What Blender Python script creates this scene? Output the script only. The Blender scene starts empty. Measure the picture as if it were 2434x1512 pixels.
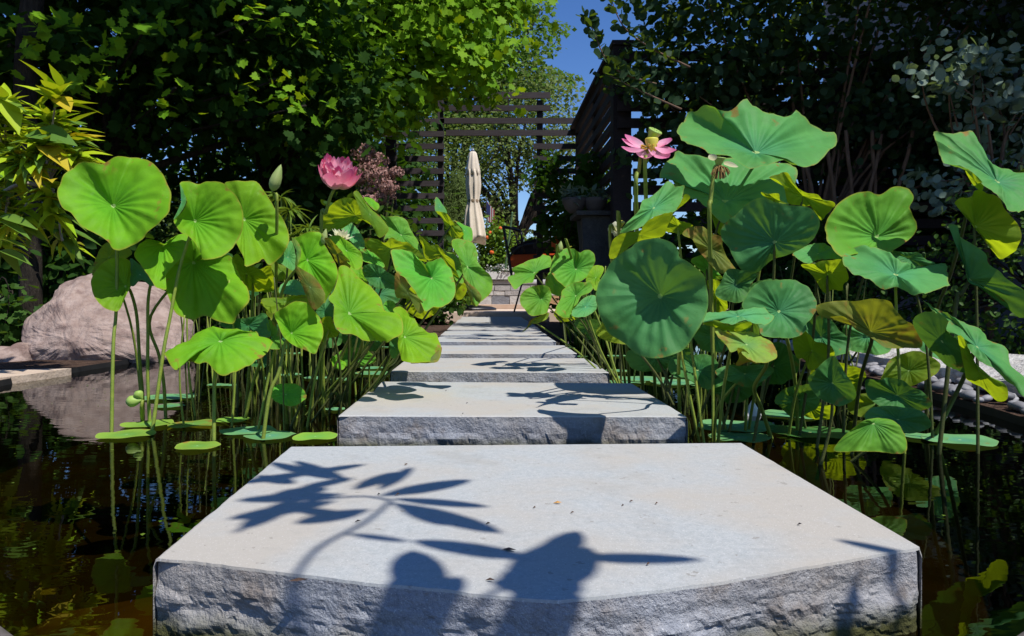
import bpy, bmesh, math, random
import numpy as np
from mathutils import Vector, Matrix, noise
random.seed(7); RNG = np.random.default_rng(7)
sc = bpy.context.scene
COL = sc.collection
# ------------------------------------------------------------------ camera
# metres; water level z = 0, eye 0.53 m above it, looking level along +Y.
# A point seen at (x, y) in the 2434 x 1512 view of the photograph and Y metres away:
F, CX, CY, CZ = 1750.0, 1160.0, 706.0, 0.53
cam = bpy.data.cameras.new('camera'); camo = bpy.data.objects.new('camera', cam); COL.objects.link(camo)
camo.location = (0, 0, CZ); camo.rotation_euler = (math.radians(90), 0, 0)
cam.sensor_width = 36; cam.lens = 36 * F / 2434
cam.shift_x = (1217 - CX) / 2434; cam.shift_y = -(756 - CY) / 2434
cam.clip_start = 0.02; cam.clip_end = 3000
sc.camera = camo
# ------------------------------------------------------------------ light
SUN = Vector((0.36, -0.37, 0.855)).normalized()
w = bpy.data.worlds.new('World'); sc.world = w; w.use_nodes = True
wn = w.node_tree.nodes; wl = w.node_tree.links
sky = wn.new('ShaderNodeTexSky'); sky.sky_type = 'NISHITA'; sky.sun_disc = False
sky.sun_elevation = math.asin(SUN.z); sky.sun_rotation = math.atan2(SUN.x, SUN.y)
sky.altitude = 800; sky.air_density = 1.0; sky.dust_density = 0.1; sky.ozone_density = 3.0
hsv = wn.new('ShaderNodeHueSaturation'); hsv.inputs['Hue'].default_value = .512; hsv.inputs['Saturation'].default_value = 1.25; wl.new(sky.outputs[0], hsv.inputs['Color']); wl.new(hsv.outputs[0], wn['Background'].inputs[0]); wn['Background'].inputs[1].default_value = 0.125
sl = bpy.data.lights.new('sun', 'SUN'); slo = bpy.data.objects.new('sun', sl); COL.objects.link(slo)
sl.energy = 4.9; sl.angle = math.radians(0.53); sl.color = (1.0, 0.96, 0.895)
slo.rotation_euler = SUN.to_track_quat('Z', 'Y').to_euler(); slo.location = (6, -4, 12)
vs = sc.view_settings
vs.view_transform = 'Standard'; vs.look = 'None'; vs.exposure = 0.14; vs.gamma = 1.0; vs.use_curve_mapping = False
cy = sc.cycles
cy.max_bounces = 6; cy.diffuse_bounces = 2; cy.glossy_bounces = 3; cy.transmission_bounces = 4; cy.transparent_max_bounces = 8
cy.caustics_reflective = False; cy.caustics_refractive = False; cy.sample_clamp_indirect = 4.0
# ------------------------------------------------------------------ helpers
def P(x, y, Y): return Vector(((x - CX) / F * Y, Y, CZ - (y - CY) / F * Y))
REG = dict(A=(0, 300, .28771), B=(0, 650, .28771), C=(600, 330, .28771), D=(600, 650, .28771), E=(1200, 230, .28771), F=(1200, 600, .28771),
           G=(1800, 230, .28771), H=(1800, 620, .28771), I=(0, 0, .37037), J=(850, 0, .28771), K=(1400, 0, .45193), L=(0, 1000, .36976),
           M=(800, 1000, .36976), N=(1600, 1000, .36976), O=(1050, 380, .27778), Q=(1350, 300, .21161), T=(0, 100, .39683), U=(1040, 480, .21157), V=(0, 0, 1 / .9736))
def R(reg, pts):
    ox, oy, s = REG[reg]
    return [((ox + s * a) * .9736, (oy + s * b) * .9736) for a, b in pts]
def flat(*t): return t
def tag(o, label=None, cat=None, group=None, kind=None):
    if label: o['label'] = label
    if cat: o['category'] = cat
    if group: o['group'] = group
    if kind: o['kind'] = kind
    return o
def empty(name, loc=(0, 0, 0)):
    o = bpy.data.objects.new(name, None); o.location = loc; o.empty_display_size = .1; COL.objects.link(o); return o
def link(name, me, parent=None):
    o = bpy.data.objects.new(name, me); COL.objects.link(o)
    if parent is not None:
        o.parent = parent
        o.matrix_parent_inverse = Matrix.Translation(parent.location).inverted() if parent.type == 'EMPTY' else Matrix()
    return o
class MB:
    def __init__(s): s.v = []; s.f = []; s.uv = None
    def add(s, v, f):
        b = len(s.v); s.v.extend([tuple(p) for p in v]); s.f.extend([tuple(b + i for i in q) for q in f]); return s
    def box(s, a, b):
        (x0, y0, z0), (x1, y1, z1) = a, b
        return s.add([(x0, y0, z0), (x1, y0, z0), (x1, y1, z0), (x0, y1, z0), (x0, y0, z1), (x1, y0, z1), (x1, y1, z1), (x0, y1, z1)],
                     [(0, 3, 2, 1), (4, 5, 6, 7), (0, 1, 5, 4), (1, 2, 6, 5), (2, 3, 7, 6), (3, 0, 4, 7)])
    def tube(s, pts, rad, n=8, cap=True):
        pts = [Vector(p) for p in pts]
        if not hasattr(rad, '__len__'): rad = [rad] * len(pts)
        V = []; Fc = []
        up = Vector((0, 0, 1))
        for i, p in enumerate(pts):
            d = (pts[min(i + 1, len(pts) - 1)] - pts[max(i - 1, 0)]).normalized()
            a = d.cross(Vector((0.3, 1, 0.1)) if abs(d.y) < .9 else Vector((1, 0, 0.2))).normalized(); b = d.cross(a)
            for k in range(n):
                t = 2 * math.pi * k / n
                V.append(p + (a * math.cos(t) + b * math.sin(t)) * rad[i])
        for i in range(len(pts) - 1):
            for k in range(n):
                Fc.append((i * n + k, i * n + (k + 1) % n, (i + 1) * n + (k + 1) % n, (i + 1) * n + k))
        if cap: Fc.append(tuple(range(n - 1, -1, -1))); Fc.append(tuple((len(pts) - 1) * n + k for k in range(n)))
        return s.add(V, Fc)
    def lathe(s, prof, c=(0, 0, 0), n=24, mod=None):
        V = []; Fc = []
        for i, (r, z) in enumerate(prof):
            for k in range(n):
                t = 2 * math.pi * k / n; rr = r * (mod(t, z) if mod else 1)
                V.append((c[0] + rr * math.cos(t), c[1] + rr * math.sin(t), c[2] + z))
        for i in range(len(prof) - 1):
            for k in range(n): Fc.append((i * n + k, i * n + (k + 1) % n, (i + 1) * n + (k + 1) % n, (i + 1) * n + k))
        Fc.append(tuple(range(n - 1, -1, -1))); Fc.append(tuple((len(prof) - 1) * n + k for k in range(n)))
        return s.add(V, Fc)
    def mesh(s, name, mat, smooth=False):
        me = bpy.data.meshes.new(name); me.from_pydata(s.v, [], s.f); me.materials.append(mat)
        if smooth: me.polygons.foreach_set('use_smooth', [True] * len(me.polygons))
        if s.uv is not None:
            ul = me.uv_layers.new(name='UVMap'); li = np.zeros(len(me.loops), dtype=np.int32); me.loops.foreach_get('vertex_index', li)
            ul.data.foreach_set('uv', np.array(s.uv, dtype=np.float32)[li].ravel())
        me.update(); return me
    def obj(s, name, mat, parent=None, smooth=False): return link(name, s.mesh(name, mat, smooth), parent)
def smoothline(pts, k=6):
    pts = [Vector(p) for p in pts]
    if len(pts) < 3: return pts
    out = []
    for i in range(len(pts) - 1):
        p0, p1, p2, p3 = pts[max(i - 1, 0)], pts[i], pts[i + 1], pts[min(i + 2, len(pts) - 1)]
        for j in range(k):
            t = j / k
            out.append(0.5 * ((2 * p1) + (p2 - p0) * t + (2 * p0 - 5 * p1 + 4 * p2 - p3) * t * t + (3 * p1 - p0 - 3 * p2 + p3) * t ** 3))
    return out + [pts[-1]]
# ------------------------------------------------------------------ materials
def nmat(name):
    m = bpy.data.materials.new(name); m.use_nodes = True; nt = m.node_tree
    return m, nt, nt.nodes, nt.links, nt.nodes['Principled BSDF']
def N(nt, kind, **kw):
    n = nt.nodes.new('ShaderNode' + kind)
    for k, v in kw.items():
        if k.startswith('i_'):
            key = k[2:]; key = int(key) if key.isdigit() else key.replace('_', ' ')
            n.inputs[key].default_value = v
        else: setattr(n, k, v)
    return n
def mixc(nt, fac, a, b, mode='MIX'):
    n = nt.nodes.new('ShaderNodeMix'); n.data_type = 'RGBA'; n.blend_type = mode; n.clamp_factor = True
    for val, sock in ((fac, n.inputs[0]), (a, n.inputs[6]), (b, n.inputs[7])):
        if isinstance(val, bpy.types.NodeSocket): nt.links.new(val, sock)
        elif isinstance(val, (int, float)): sock.default_value = val
        else: sock.default_value = (*val, 1)
    return n.outputs[2]
def ramp(nt, src, a, b):
    n = nt.nodes.new('ShaderNodeMapRange'); n.inputs[1].default_value = a; n.inputs[2].default_value = b
    nt.links.new(src, n.inputs[0]); return n.outputs[0]
def math2(nt, op, a, b=0.0):
    n = nt.nodes.new('ShaderNodeMath'); n.operation = op
    for val, sock in ((a, n.inputs[0]), (b, n.inputs[1])):
        if isinstance(val, bpy.types.NodeSocket): nt.links.new(val, sock)
        else: sock.default_value = val
    return n.outputs[0]
def tnoise(nt, scale, detail=3, rough=.55, vec=None, stretch=None):
    tc = nt.nodes.new('ShaderNodeTexCoord'); n = nt.nodes.new('ShaderNodeTexNoise')
    n.inputs['Scale'].default_value = scale; n.inputs['Detail'].default_value = detail; n.inputs['Roughness'].default_value = rough
    if stretch:
        mp = nt.nodes.new('ShaderNodeMapping'); mp.inputs['Scale'].default_value = stretch
        nt.links.new(tc.outputs['Object'], mp.inputs[0]); nt.links.new(mp.outputs[0], n.inputs['Vector'])
    else: nt.links.new(tc.outputs['Object'], n.inputs['Vector'])
    return n.outputs['Fac']
def solid(name, c1, c2=None, scale=8, rough=.7, spec=.3, bump=None, metal=0, rnd=0, stretch=None, c3=None, scale3=2):
    m, nt, ns, ls, b = nmat(name)
    b.inputs['Roughness'].default_value = rough; b.inputs['Specular IOR Level'].default_value = spec; b.inputs['Metallic'].default_value = metal
    col = None
    if c2: col = mixc(nt, ramp(nt, tnoise(nt, scale, 4, .6, stretch=stretch), .35, .65), c1, c2)
    if c3: col = mixc(nt, ramp(nt, tnoise(nt, scale3, 5, .65), .5, .68), col if col else c1, c3)
    if rnd:
        oi = ns.new('ShaderNodeObjectInfo'); v = math2(nt, 'MULTIPLY_ADD', oi.outputs['Random'], rnd); v.node.inputs[2].default_value = 1 - rnd / 2
        hs = ns.new('ShaderNodeHueSaturation'); ls.new(v, hs.inputs['Value'])
        if col: ls.new(col, hs.inputs['Color'])
        else: hs.inputs['Color'].default_value = (*c1, 1)
        col = hs.outputs[0]
    if col: ls.new(col, b.inputs['Base Color'])
    else: b.inputs['Base Color'].default_value = (*c1, 1)
    if bump:
        bn = ns.new('ShaderNodeBump'); bn.inputs['Strength'].default_value = bump[1]; bn.inputs['Distance'].default_value = bump[2] if len(bump) > 2 else .02
        ls.new(tnoise(nt, bump[0], 6, .65, stretch=stretch), bn.inputs['Height']); ls.new(bn.outputs[0], b.inputs['Normal'])
    return m
def foliage(name, c1, c2, trans, fac=.35, rough=.55, spec=.25, inst=False):
    """leaf material: colour varies leaf by leaf, some light passes through"""
    m, nt, ns, ls, b = nmat(name)
    if inst: r = ns.new('ShaderNodeObjectInfo').outputs['Random']
    else:
        at = ns.new('ShaderNodeAttribute'); at.attribute_name = 'rnd'; r = at.outputs['Fac']
    col = mixc(nt, r, c1, c2); ls.new(col, b.inputs['Base Color'])
    b.inputs['Roughness'].default_value = rough; b.inputs['Specular IOR Level'].default_value = spec
    t = ns.new('ShaderNodeBsdfTranslucent'); ls.new(mixc(nt, r, trans, tuple(x * .7 for x in trans)), t.inputs[0])
    mx = ns.new('ShaderNodeMixShader'); mx.inputs[0].default_value = fac
    ls.new(b.outputs[0], mx.inputs[1]); ls.new(t.outputs[0], mx.inputs[2]); ls.new(mx.outputs[0], ns['Material Output'].inputs[0])
    return m
def lotus_mat(name, c1, c2, trans, fac=.32, brown=0.16, edge=(.30, .30, .03), vein=(.22, .45, .10), gloss=.58):
    """lotus blade: radial veins, pale hub, thin yellow rim; u = angle, v = radius"""
    m, nt, ns, ls, b = nmat(name)
    uv = ns.new('ShaderNodeUVMap'); sp = ns.new('ShaderNodeSeparateXYZ'); ls.new(uv.outputs[0], sp.inputs[0]); u, v = sp.outputs[0], sp.outputs[1]
    oi = ns.new('ShaderNodeObjectInfo').outputs['Random']
    base = mixc(nt, ramp(nt, tnoise(nt, 7, 5, .6), .3, .7), tuple(x * .86 for x in c1), tuple(x * 1.08 for x in c2))
    hs = ns.new('ShaderNodeHueSaturation'); vv = math2(nt, 'MULTIPLY_ADD', oi, .34); vv.node.inputs[2].default_value = .83
    hh = math2(nt, 'MULTIPLY_ADD', oi, .03); hh.node.inputs[2].default_value = .485
    ls.new(vv, hs.inputs['Value']); ls.new(hh, hs.inputs['Hue']); ls.new(base, hs.inputs['Color']); base = hs.outputs[0]
    base = mixc(nt, math2(nt, 'MULTIPLY', ramp(nt, math2(nt, 'ADD', v, math2(nt, 'MULTIPLY', tnoise(nt, 9, 3), .5)), .55, 1.25), .55), base, mixc(nt, .5, base, tuple(min(1, x) for x in (c2[0] * 2.0, c2[1] * 1.12, c2[2] * .6))))
    base = mixc(nt, math2(nt, 'MULTIPLY', ramp(nt, v, .45, .02), .5), base, (c1[0] * .85, c1[1] * .95, c1[2] * 1.9))
    # veins: narrow lines that fork half way
    def lines(n, w):
        s = math2(nt, 'ABSOLUTE', math2(nt, 'SINE', math2(nt, 'MULTIPLY', u, math.pi * n)))
        wd = math2(nt, 'DIVIDE', w, math2(nt, 'ADD', v, .06))
        return math2(nt, 'SUBTRACT', 1.0, math2(nt, 'MINIMUM', math2(nt, 'DIVIDE', s, wd), 1.0))
    v1 = math2(nt, 'MULTIPLY', lines(20, .022), ramp(nt, v, .03, .2)); v2 = math2(nt, 'MULTIPLY', lines(40, .05), ramp(nt, v, .45, .6))
    v3 = math2(nt, 'MULTIPLY', lines(80, .06), math2(nt, 'MULTIPLY', ramp(nt, v, .68, .8), .6))
    ve = math2(nt, 'MAXIMUM', math2(nt, 'MAXIMUM', v1, v2), v3)
    base = mixc(nt, math2(nt, 'MULTIPLY', ve, .16), base, vein)
    base = mixc(nt, math2(nt, 'LESS_THAN', v, .045), base, (.42, .58, .22))
    base = mixc(nt, math2(nt, 'MULTIPLY', ramp(nt, v, .965, .99), .75), base, edge)
    blot = math2(nt, 'MULTIPLY', ramp(nt, tnoise(nt, 16, 3, .6), .66 - brown * .22, .72 - brown * .18), ramp(nt, v, .75 - brown * .9, 1.0))
    base = mixc(nt, blot, base, (.30, .17, .035))
    pale = ramp(nt, tnoise(nt, 38, 2, .5), .70, .76)
    base = mixc(nt, math2(nt, 'MULTIPLY', pale, .10), base, (.38, .44, .26))
    ls.new(base, b.inputs['Base Color']); b.inputs['Roughness'].default_value = gloss; b.inputs['Specular IOR Level'].default_value = .16
    bn = ns.new('ShaderNodeBump'); bn.inputs['Strength'].default_value = .30; bn.inputs['Distance'].default_value = .003
    hgt = math2(nt, 'ADD', math2(nt, 'MULTIPLY', ve, -.5), math2(nt, 'MULTIPLY', tnoise(nt, 22, 5, .65), 2.6))
    ls.new(hgt, bn.inputs['Height']); ls.new(bn.outputs[0], b.inputs['Normal'])
    t = ns.new('ShaderNodeBsdfTranslucent')
    ls.new(mixc(nt, math2(nt, 'MULTIPLY', ve, .5), mixc(nt, blot, trans, (.35, .2, .03)), tuple(x * .5 for x in trans)), t.inputs[0]); ls.new(bn.outputs[0], t.inputs[1])
    mx = ns.new('ShaderNodeMixShader'); mx.inputs[0].default_value = fac
    ls.new(b.outputs[0], mx.inputs[1]); ls.new(t.outputs[0], mx.inputs[2]); ls.new(mx.outputs[0], ns['Material Output'].inputs[0])
    return m
def petal_mat(name, base, tip, trans):
    m, nt, ns, ls, b = nmat(name)
    uv = ns.new('ShaderNodeUVMap'); sp = ns.new('ShaderNodeSeparateXYZ'); ls.new(uv.outputs[0], sp.inputs[0])
    st = math2(nt, 'MULTIPLY', tnoise(nt, 60, 2), .35)
    col = mixc(nt, ramp(nt, math2(nt, 'ADD', sp.outputs[1], st), .42, 1.2), base, tip); ls.new(col, b.inputs['Base Color'])
    b.inputs['Roughness'].default_value = .5; b.inputs['Specular IOR Level'].default_value = .2
    t = ns.new('ShaderNodeBsdfTranslucent'); ls.new(mixc(nt, .5, col, trans), t.inputs[0])
    mx = ns.new('ShaderNodeMixShader'); mx.inputs[0].default_value = .5
    ls.new(b.outputs[0], mx.inputs[1]); ls.new(t.outputs[0], mx.inputs[2]); ls.new(mx.outputs[0], ns['Material Output'].inputs[0])
    return m
M = {}
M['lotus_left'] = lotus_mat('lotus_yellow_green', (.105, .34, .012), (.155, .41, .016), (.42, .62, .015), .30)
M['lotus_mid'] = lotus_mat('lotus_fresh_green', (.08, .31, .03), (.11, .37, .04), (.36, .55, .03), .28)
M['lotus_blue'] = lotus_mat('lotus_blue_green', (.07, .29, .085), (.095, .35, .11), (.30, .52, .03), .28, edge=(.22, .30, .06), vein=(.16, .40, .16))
M['lotus_shaded'] = lotus_mat('lotus_shaded_green', (.035, .17, .045), (.055, .21, .06), (.20, .42, .03), .22, edge=(.12, .26, .05), vein=(.09, .26, .09))  # green darkened to stand for shade on leaves out of the sun
M['lotus_olive'] = lotus_mat('lotus_underside', (.12, .27, .025), (.17, .33, .03), (.52, .66, .012), .52, vein=(.16, .22, .03))
M['lotus_brown'] = lotus_mat('lotus_withering', (.12, .19, .035), (.16, .22, .04), (.45, .46, .02), .40, brown=.65, vein=(.12, .13, .03))
M['lotus_spot'] = lotus_mat('lotus_spotted', (.12, .30, .06), (.22, .36, .05), (.48, .50, .02), .3, brown=.6)
M['lotus_float'] = lotus_mat('lotus_floating', (.16, .38, .05), (.20, .44, .07), (.30, .45, .03), .12, edge=(.3, .38, .08))
M['lotus_float_blue'] = lotus_mat('lotus_floating_blue', (.10, .30, .13), (.13, .36, .16), (.25, .42, .05), .12, edge=(.2, .35, .12))
M['stem'] = solid('lotus_stalk', (.24, .30, .042), (.17, .24, .035), 30, .55, .3, (160, .5, .003), rnd=.3)
M['stem_dark'] = solid('lotus_stalk_dark', (.10, .11, .025), (.06, .08, .02), 30, .6, .3, (160, .5, .003), rnd=.4)
M['petal_pink'] = petal_mat('pink_petal', (.98, .78, .77), (.95, .07, .26), (.98, .35, .50)); M['petal_inner'] = petal_mat('pale_inner_petal', (.98, .88, .87), (.96, .36, .50), (.98, .7, .75))
M['petal_soft'] = petal_mat('soft_pink_petal', (.95, .62, .74), (.86, .13, .40), (.95, .35, .55))
M['petal_white'] = petal_mat('cream_petal', (.82, .80, .52), (.85, .84, .66), (.8, .75, .4))
M['pod'] = solid('seed_pod', (.26, .40, .07), (.34, .48, .12), 20, .5)
M['pod_yellow'] = solid('young_seed_pod', (.62, .55, .04), (.55, .5, .08), 20, .5)
M['stamen'] = solid('stamens', (.70, .42, .05), (.55, .36, .10), 60, .7)
M['stamen_dry'] = solid('dry_stamens', (.34, .21, .07), (.25, .14, .05), 60, .8)
M['bud'] = solid('bud_green', (.26, .36, .10), (.34, .40, .14), 14, .5)
# ------------------------------------------------------------------ stone, ground, water
def stone_mat(name, a, b, tan, moss=True, top=True):
    m, nt, ns, ls, bs = nmat(name)
    col = mixc(nt, ramp(nt, tnoise(nt, 70, 5, .7), .35, .65), a, b)
    col = mixc(nt, math2(nt, 'MULTIPLY', ramp(nt, tnoise(nt, 260, 2, .6), .5, .75), .45), col, tuple(x * .62 for x in a))
    col = mixc(nt, math2(nt, 'MULTIPLY', ramp(nt, tnoise(nt, 2.3, 4, .6), .42, .62), .75), col, tan)
    col = mixc(nt, math2(nt, 'MULTIPLY', ramp(nt, tnoise(nt, 330, 1, .5), .68, .72), .5), col, (.75, .75, .74))
    if top:
        col = mixc(nt, math2(nt, 'MULTIPLY', ramp(nt, tnoise(nt, 5.5, 6, .72), .54, .66), .30), col, (.27, .27, .255))
        col = mixc(nt, math2(nt, 'MULTIPLY', ramp(nt, tnoise(nt, 42, 3, .6), .67, .71), .55), col, (.22, .20, .17))
    if not top:
        col = mixc(nt, math2(nt, 'MULTIPLY', ramp(nt, tnoise(nt, 9, 5, .7), .52, .7), .6), col, (.20, .15, .11))
        ge = ns.new('ShaderNodeNewGeometry'); sp = ns.new('ShaderNodeSeparateXYZ'); ls.new(ge.outputs['Position'], sp.inputs[0])
        wet = math2(nt, 'ADD', sp.outputs[2], math2(nt, 'MULTIPLY', tnoise(nt, 14, 4, .7), -.05))
        col = mixc(nt, ramp(nt, wet, .036, -.004), col, (.075, .075, .022))
    ls.new(col, bs.inputs['Base Color']); bs.inputs['Roughness'].default_value = .82; bs.inputs['Specular IOR Level'].default_value = .25
    bn = ns.new('ShaderNodeBump'); bn.inputs['Strength'].default_value = .35 if top else .9; bn.inputs['Distance'].default_value = .003 if top else .012
    ls.new(tnoise(nt, 180 if top else 60, 5, .7), bn.inputs['Height']); ls.new(bn.outputs[0], bs.inputs['Normal'])
    return m
M['slab_top'] = stone_mat('bluestone_top', (.365, .385, .385), (.445, .455, .45), (.43, .385, .325), top=True)
M['slab_face'] = stone_mat('bluestone_split_face', (.28, .295, .33), (.38, .39, .415), (.33, .30, .27), top=False)
M['mud'] = solid('pond_bed', (.035, .03, .012), (.07, .055, .018), 4, .9)
M['ochre'] = solid('submerged_rock', (.30, .19, .045), (.20, .14, .03), 5, .9)
M['liner'] = solid('pond_liner', (.012, .012, .013), (.02, .02, .02), 12, .5, .4)
M['rim'] = solid('pond_rim', (.10, .085, .075), (.16, .14, .13), 14, .75, .3, (40, .4, .01))
M['mulch'] = solid('mulch', (.075, .045, .032), (.15, .095, .07), 34, .95, .1, (30, 1.0, .05), c3=(.035, .022, .016), scale3=11)
M['grass'] = solid('lawn', (.03, .07, .012), (.05, .10, .02), 9, .95, .1, (40, .8, .04))
M['boulder'] = solid('pink_sandstone', (.27, .195, .168), (.39, .30, .265), 11, .9, .2, (16, .7, .03), c3=(.19, .13, .115), scale3=5)
M['flatstone'] = solid('tan_flagstone', (.52, .40, .30), (.58, .47, .37), 5, .85, .2, (30, .5, .02))
M['coping'] = solid('pale_coping_stone', (.58, .55, .51), (.70, .68, .64), 7, .9, .2, (24, 1.0, .03), c3=(.36, .33, .30), scale3=9)
M['pebble'] = solid('river_pebble', (.20, .20, .215), (.27, .26, .26), 20, .6, .4, rnd=.9)
M['patio'] = solid('patio_stone', (.62, .47, .36), (.68, .54, .43), 3, .85, .2)
M['patio_pink'] = solid('patio_riser_stone', (.50, .36, .27), (.55, .42, .33), 4, .85, .2)
OUT = [(2.4, 9.3), (2.45, 6.2), (2.37, 4.77), (2.19, 3.0), (1.62, 1.80), (.84, 1.11), (.4, .88), (0, .82), (-.4, .88), (-.78, 1.13), (-1.7, 1.92), (-2.5, 3.2), (-2.9, 4.4), (-2.8, 6.6), (-2.95, 9.3)]
def dens(closed):
    pts = [Vector((x, y, 0)) for x, y in OUT]
    sm = smoothline(pts[1:-1], 6)
    return [pts[0]] + sm + [pts[-1]]
PO = dens(True)
# pond: bed, liner wall, water
mb = MB(); n = len(PO)
mb.add([(p.x, p.y, .036) for p in PO] + [(p.x * .985, p.y, -.5) for p in PO], [(i, (i + 1) % n, n + (i + 1) % n, n + i) for i in range(n)])
tag(mb.obj('pond_wall', M['liner']), kind='structure')
mb = MB(); mb.add([(-4, .4, -.5), (4, .4, -.5), (4, 9.6, -.5), (-4, 9.6, -.5)], [(0, 1, 2, 3)])
tag(mb.obj('pond_bed', M['mud']), kind='structure')
m, nt, ns, ls, bs = nmat('pond_water'); M['water'] = m
ns.remove(bs)
gl = N(nt, 'BsdfGlossy'); gl.inputs['Roughness'].default_value = 0.0; gl.inputs['Color'].default_value = (.92, .94, .92, 1)
tr = N(nt, 'BsdfTransparent'); tr.inputs[0].default_value = (.27, .22, .07, 1)
fr = N(nt, 'Fresnel'); fr.inputs[0].default_value = 1.34
tcw = N(nt, 'TexCoord'); mpw = N(nt, 'Mapping'); mpw.inputs['Scale'].default_value = (1.0, 2.2, 1); ls.new(tcw.outputs['Object'], mpw.inputs[0])
nz = N(nt, 'TexNoise'); nz.inputs['Scale'].default_value = 4.5; nz.inputs['Detail'].default_value = 2.5; ls.new(mpw.outputs[0], nz.inputs['Vector'])
bn = N(nt, 'Bump'); bn.inputs['Strength'].default_value = .06; bn.inputs['Distance'].default_value = .012
ls.new(nz.outputs['Fac'], bn.inputs['Height']); ls.new(bn.outputs[0], gl.inputs['Normal']); ls.new(bn.outputs[0], fr.inputs['Normal'])
mx = N(nt, 'MixShader'); ls.new(fr.outputs[0], mx.inputs[0]); ls.new(tr.outputs[0], mx.inputs[1]); ls.new(gl.outputs[0], mx.inputs[2])
ls.new(mx.outputs[0], ns['Material Output'].inputs[0])
mb = MB(); mb.add([(p.x * .999, p.y, 0) for p in PO], [tuple(range(n - 1, -1, -1))])
tag(mb.obj('pond_water', M['water']), kind='structure')
# ground with the pond cut out
bm = bmesh.new()
inner = [bm.verts.new((p.x, p.y, .032)) for p in PO]
big = [(-400, -60), (400, -60), (400, 900), (-400, 900)]
outer = [bm.verts.new((x, y, .032)) for x, y in big]
ed = [bm.edges.new((inner[i], inner[(i + 1) % n])) for i in range(n)] + [bm.edges.new((outer[i], outer[(i + 1) % 4])) for i in range(4)]
bmesh.ops.triangle_fill(bm, edges=ed, use_beauty=True)
hole = [f for f in bm.faces if all(v in inner for v in f.verts) and False]
bmesh.ops.recalc_face_normals(bm, faces=bm.faces)
me = bpy.data.meshes.new('ground'); bm.to_mesh(me); bm.free(); me.materials.append(M['mulch'])
tag(link('ground', me), kind='structure')
# rim of the basin close to the viewer
mb = MB(); sub = [p for p in PO if p.y < 1.75]
mb.tube([(p.x * 1.0, p.y, .024) for p in sub], .016, 8)
tag(mb.obj('pond_rim', M['rim'], smooth=True), 'dark rounded rim along the near curve of the pond', 'pond rim')
# submerged rock low on the left
def blob(name, c, r, mat, seed=0, sub=3, amp=.18, fr=1.6, parent=None, flatz=None):
    bm = bmesh.new(); bmesh.ops.create_icosphere(bm, subdivisions=sub, radius=1)
    for v in bm.verts:
        q = v.co.normalized(); d = 1 + amp * noise.fractal(q * fr + Vector((seed * 7.3, seed, 0)), 1.0, 2.0, 4)
        v.co = Vector((q.x * r[0], q.y * r[1], q.z * r[2])) * d + Vector(c)
    me = bpy.data.meshes.new(name); bm.to_mesh(me); bm.free(); me.materials.append(mat)
    return link(name, me, parent)
tag(blob('submerged_boulder', (-.62, 1.42, -.20), (.30, .20, .13), M['ochre'], 3), 'ochre boulder lying under the water beside nearest stepping stone', 'boulder')
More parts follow.
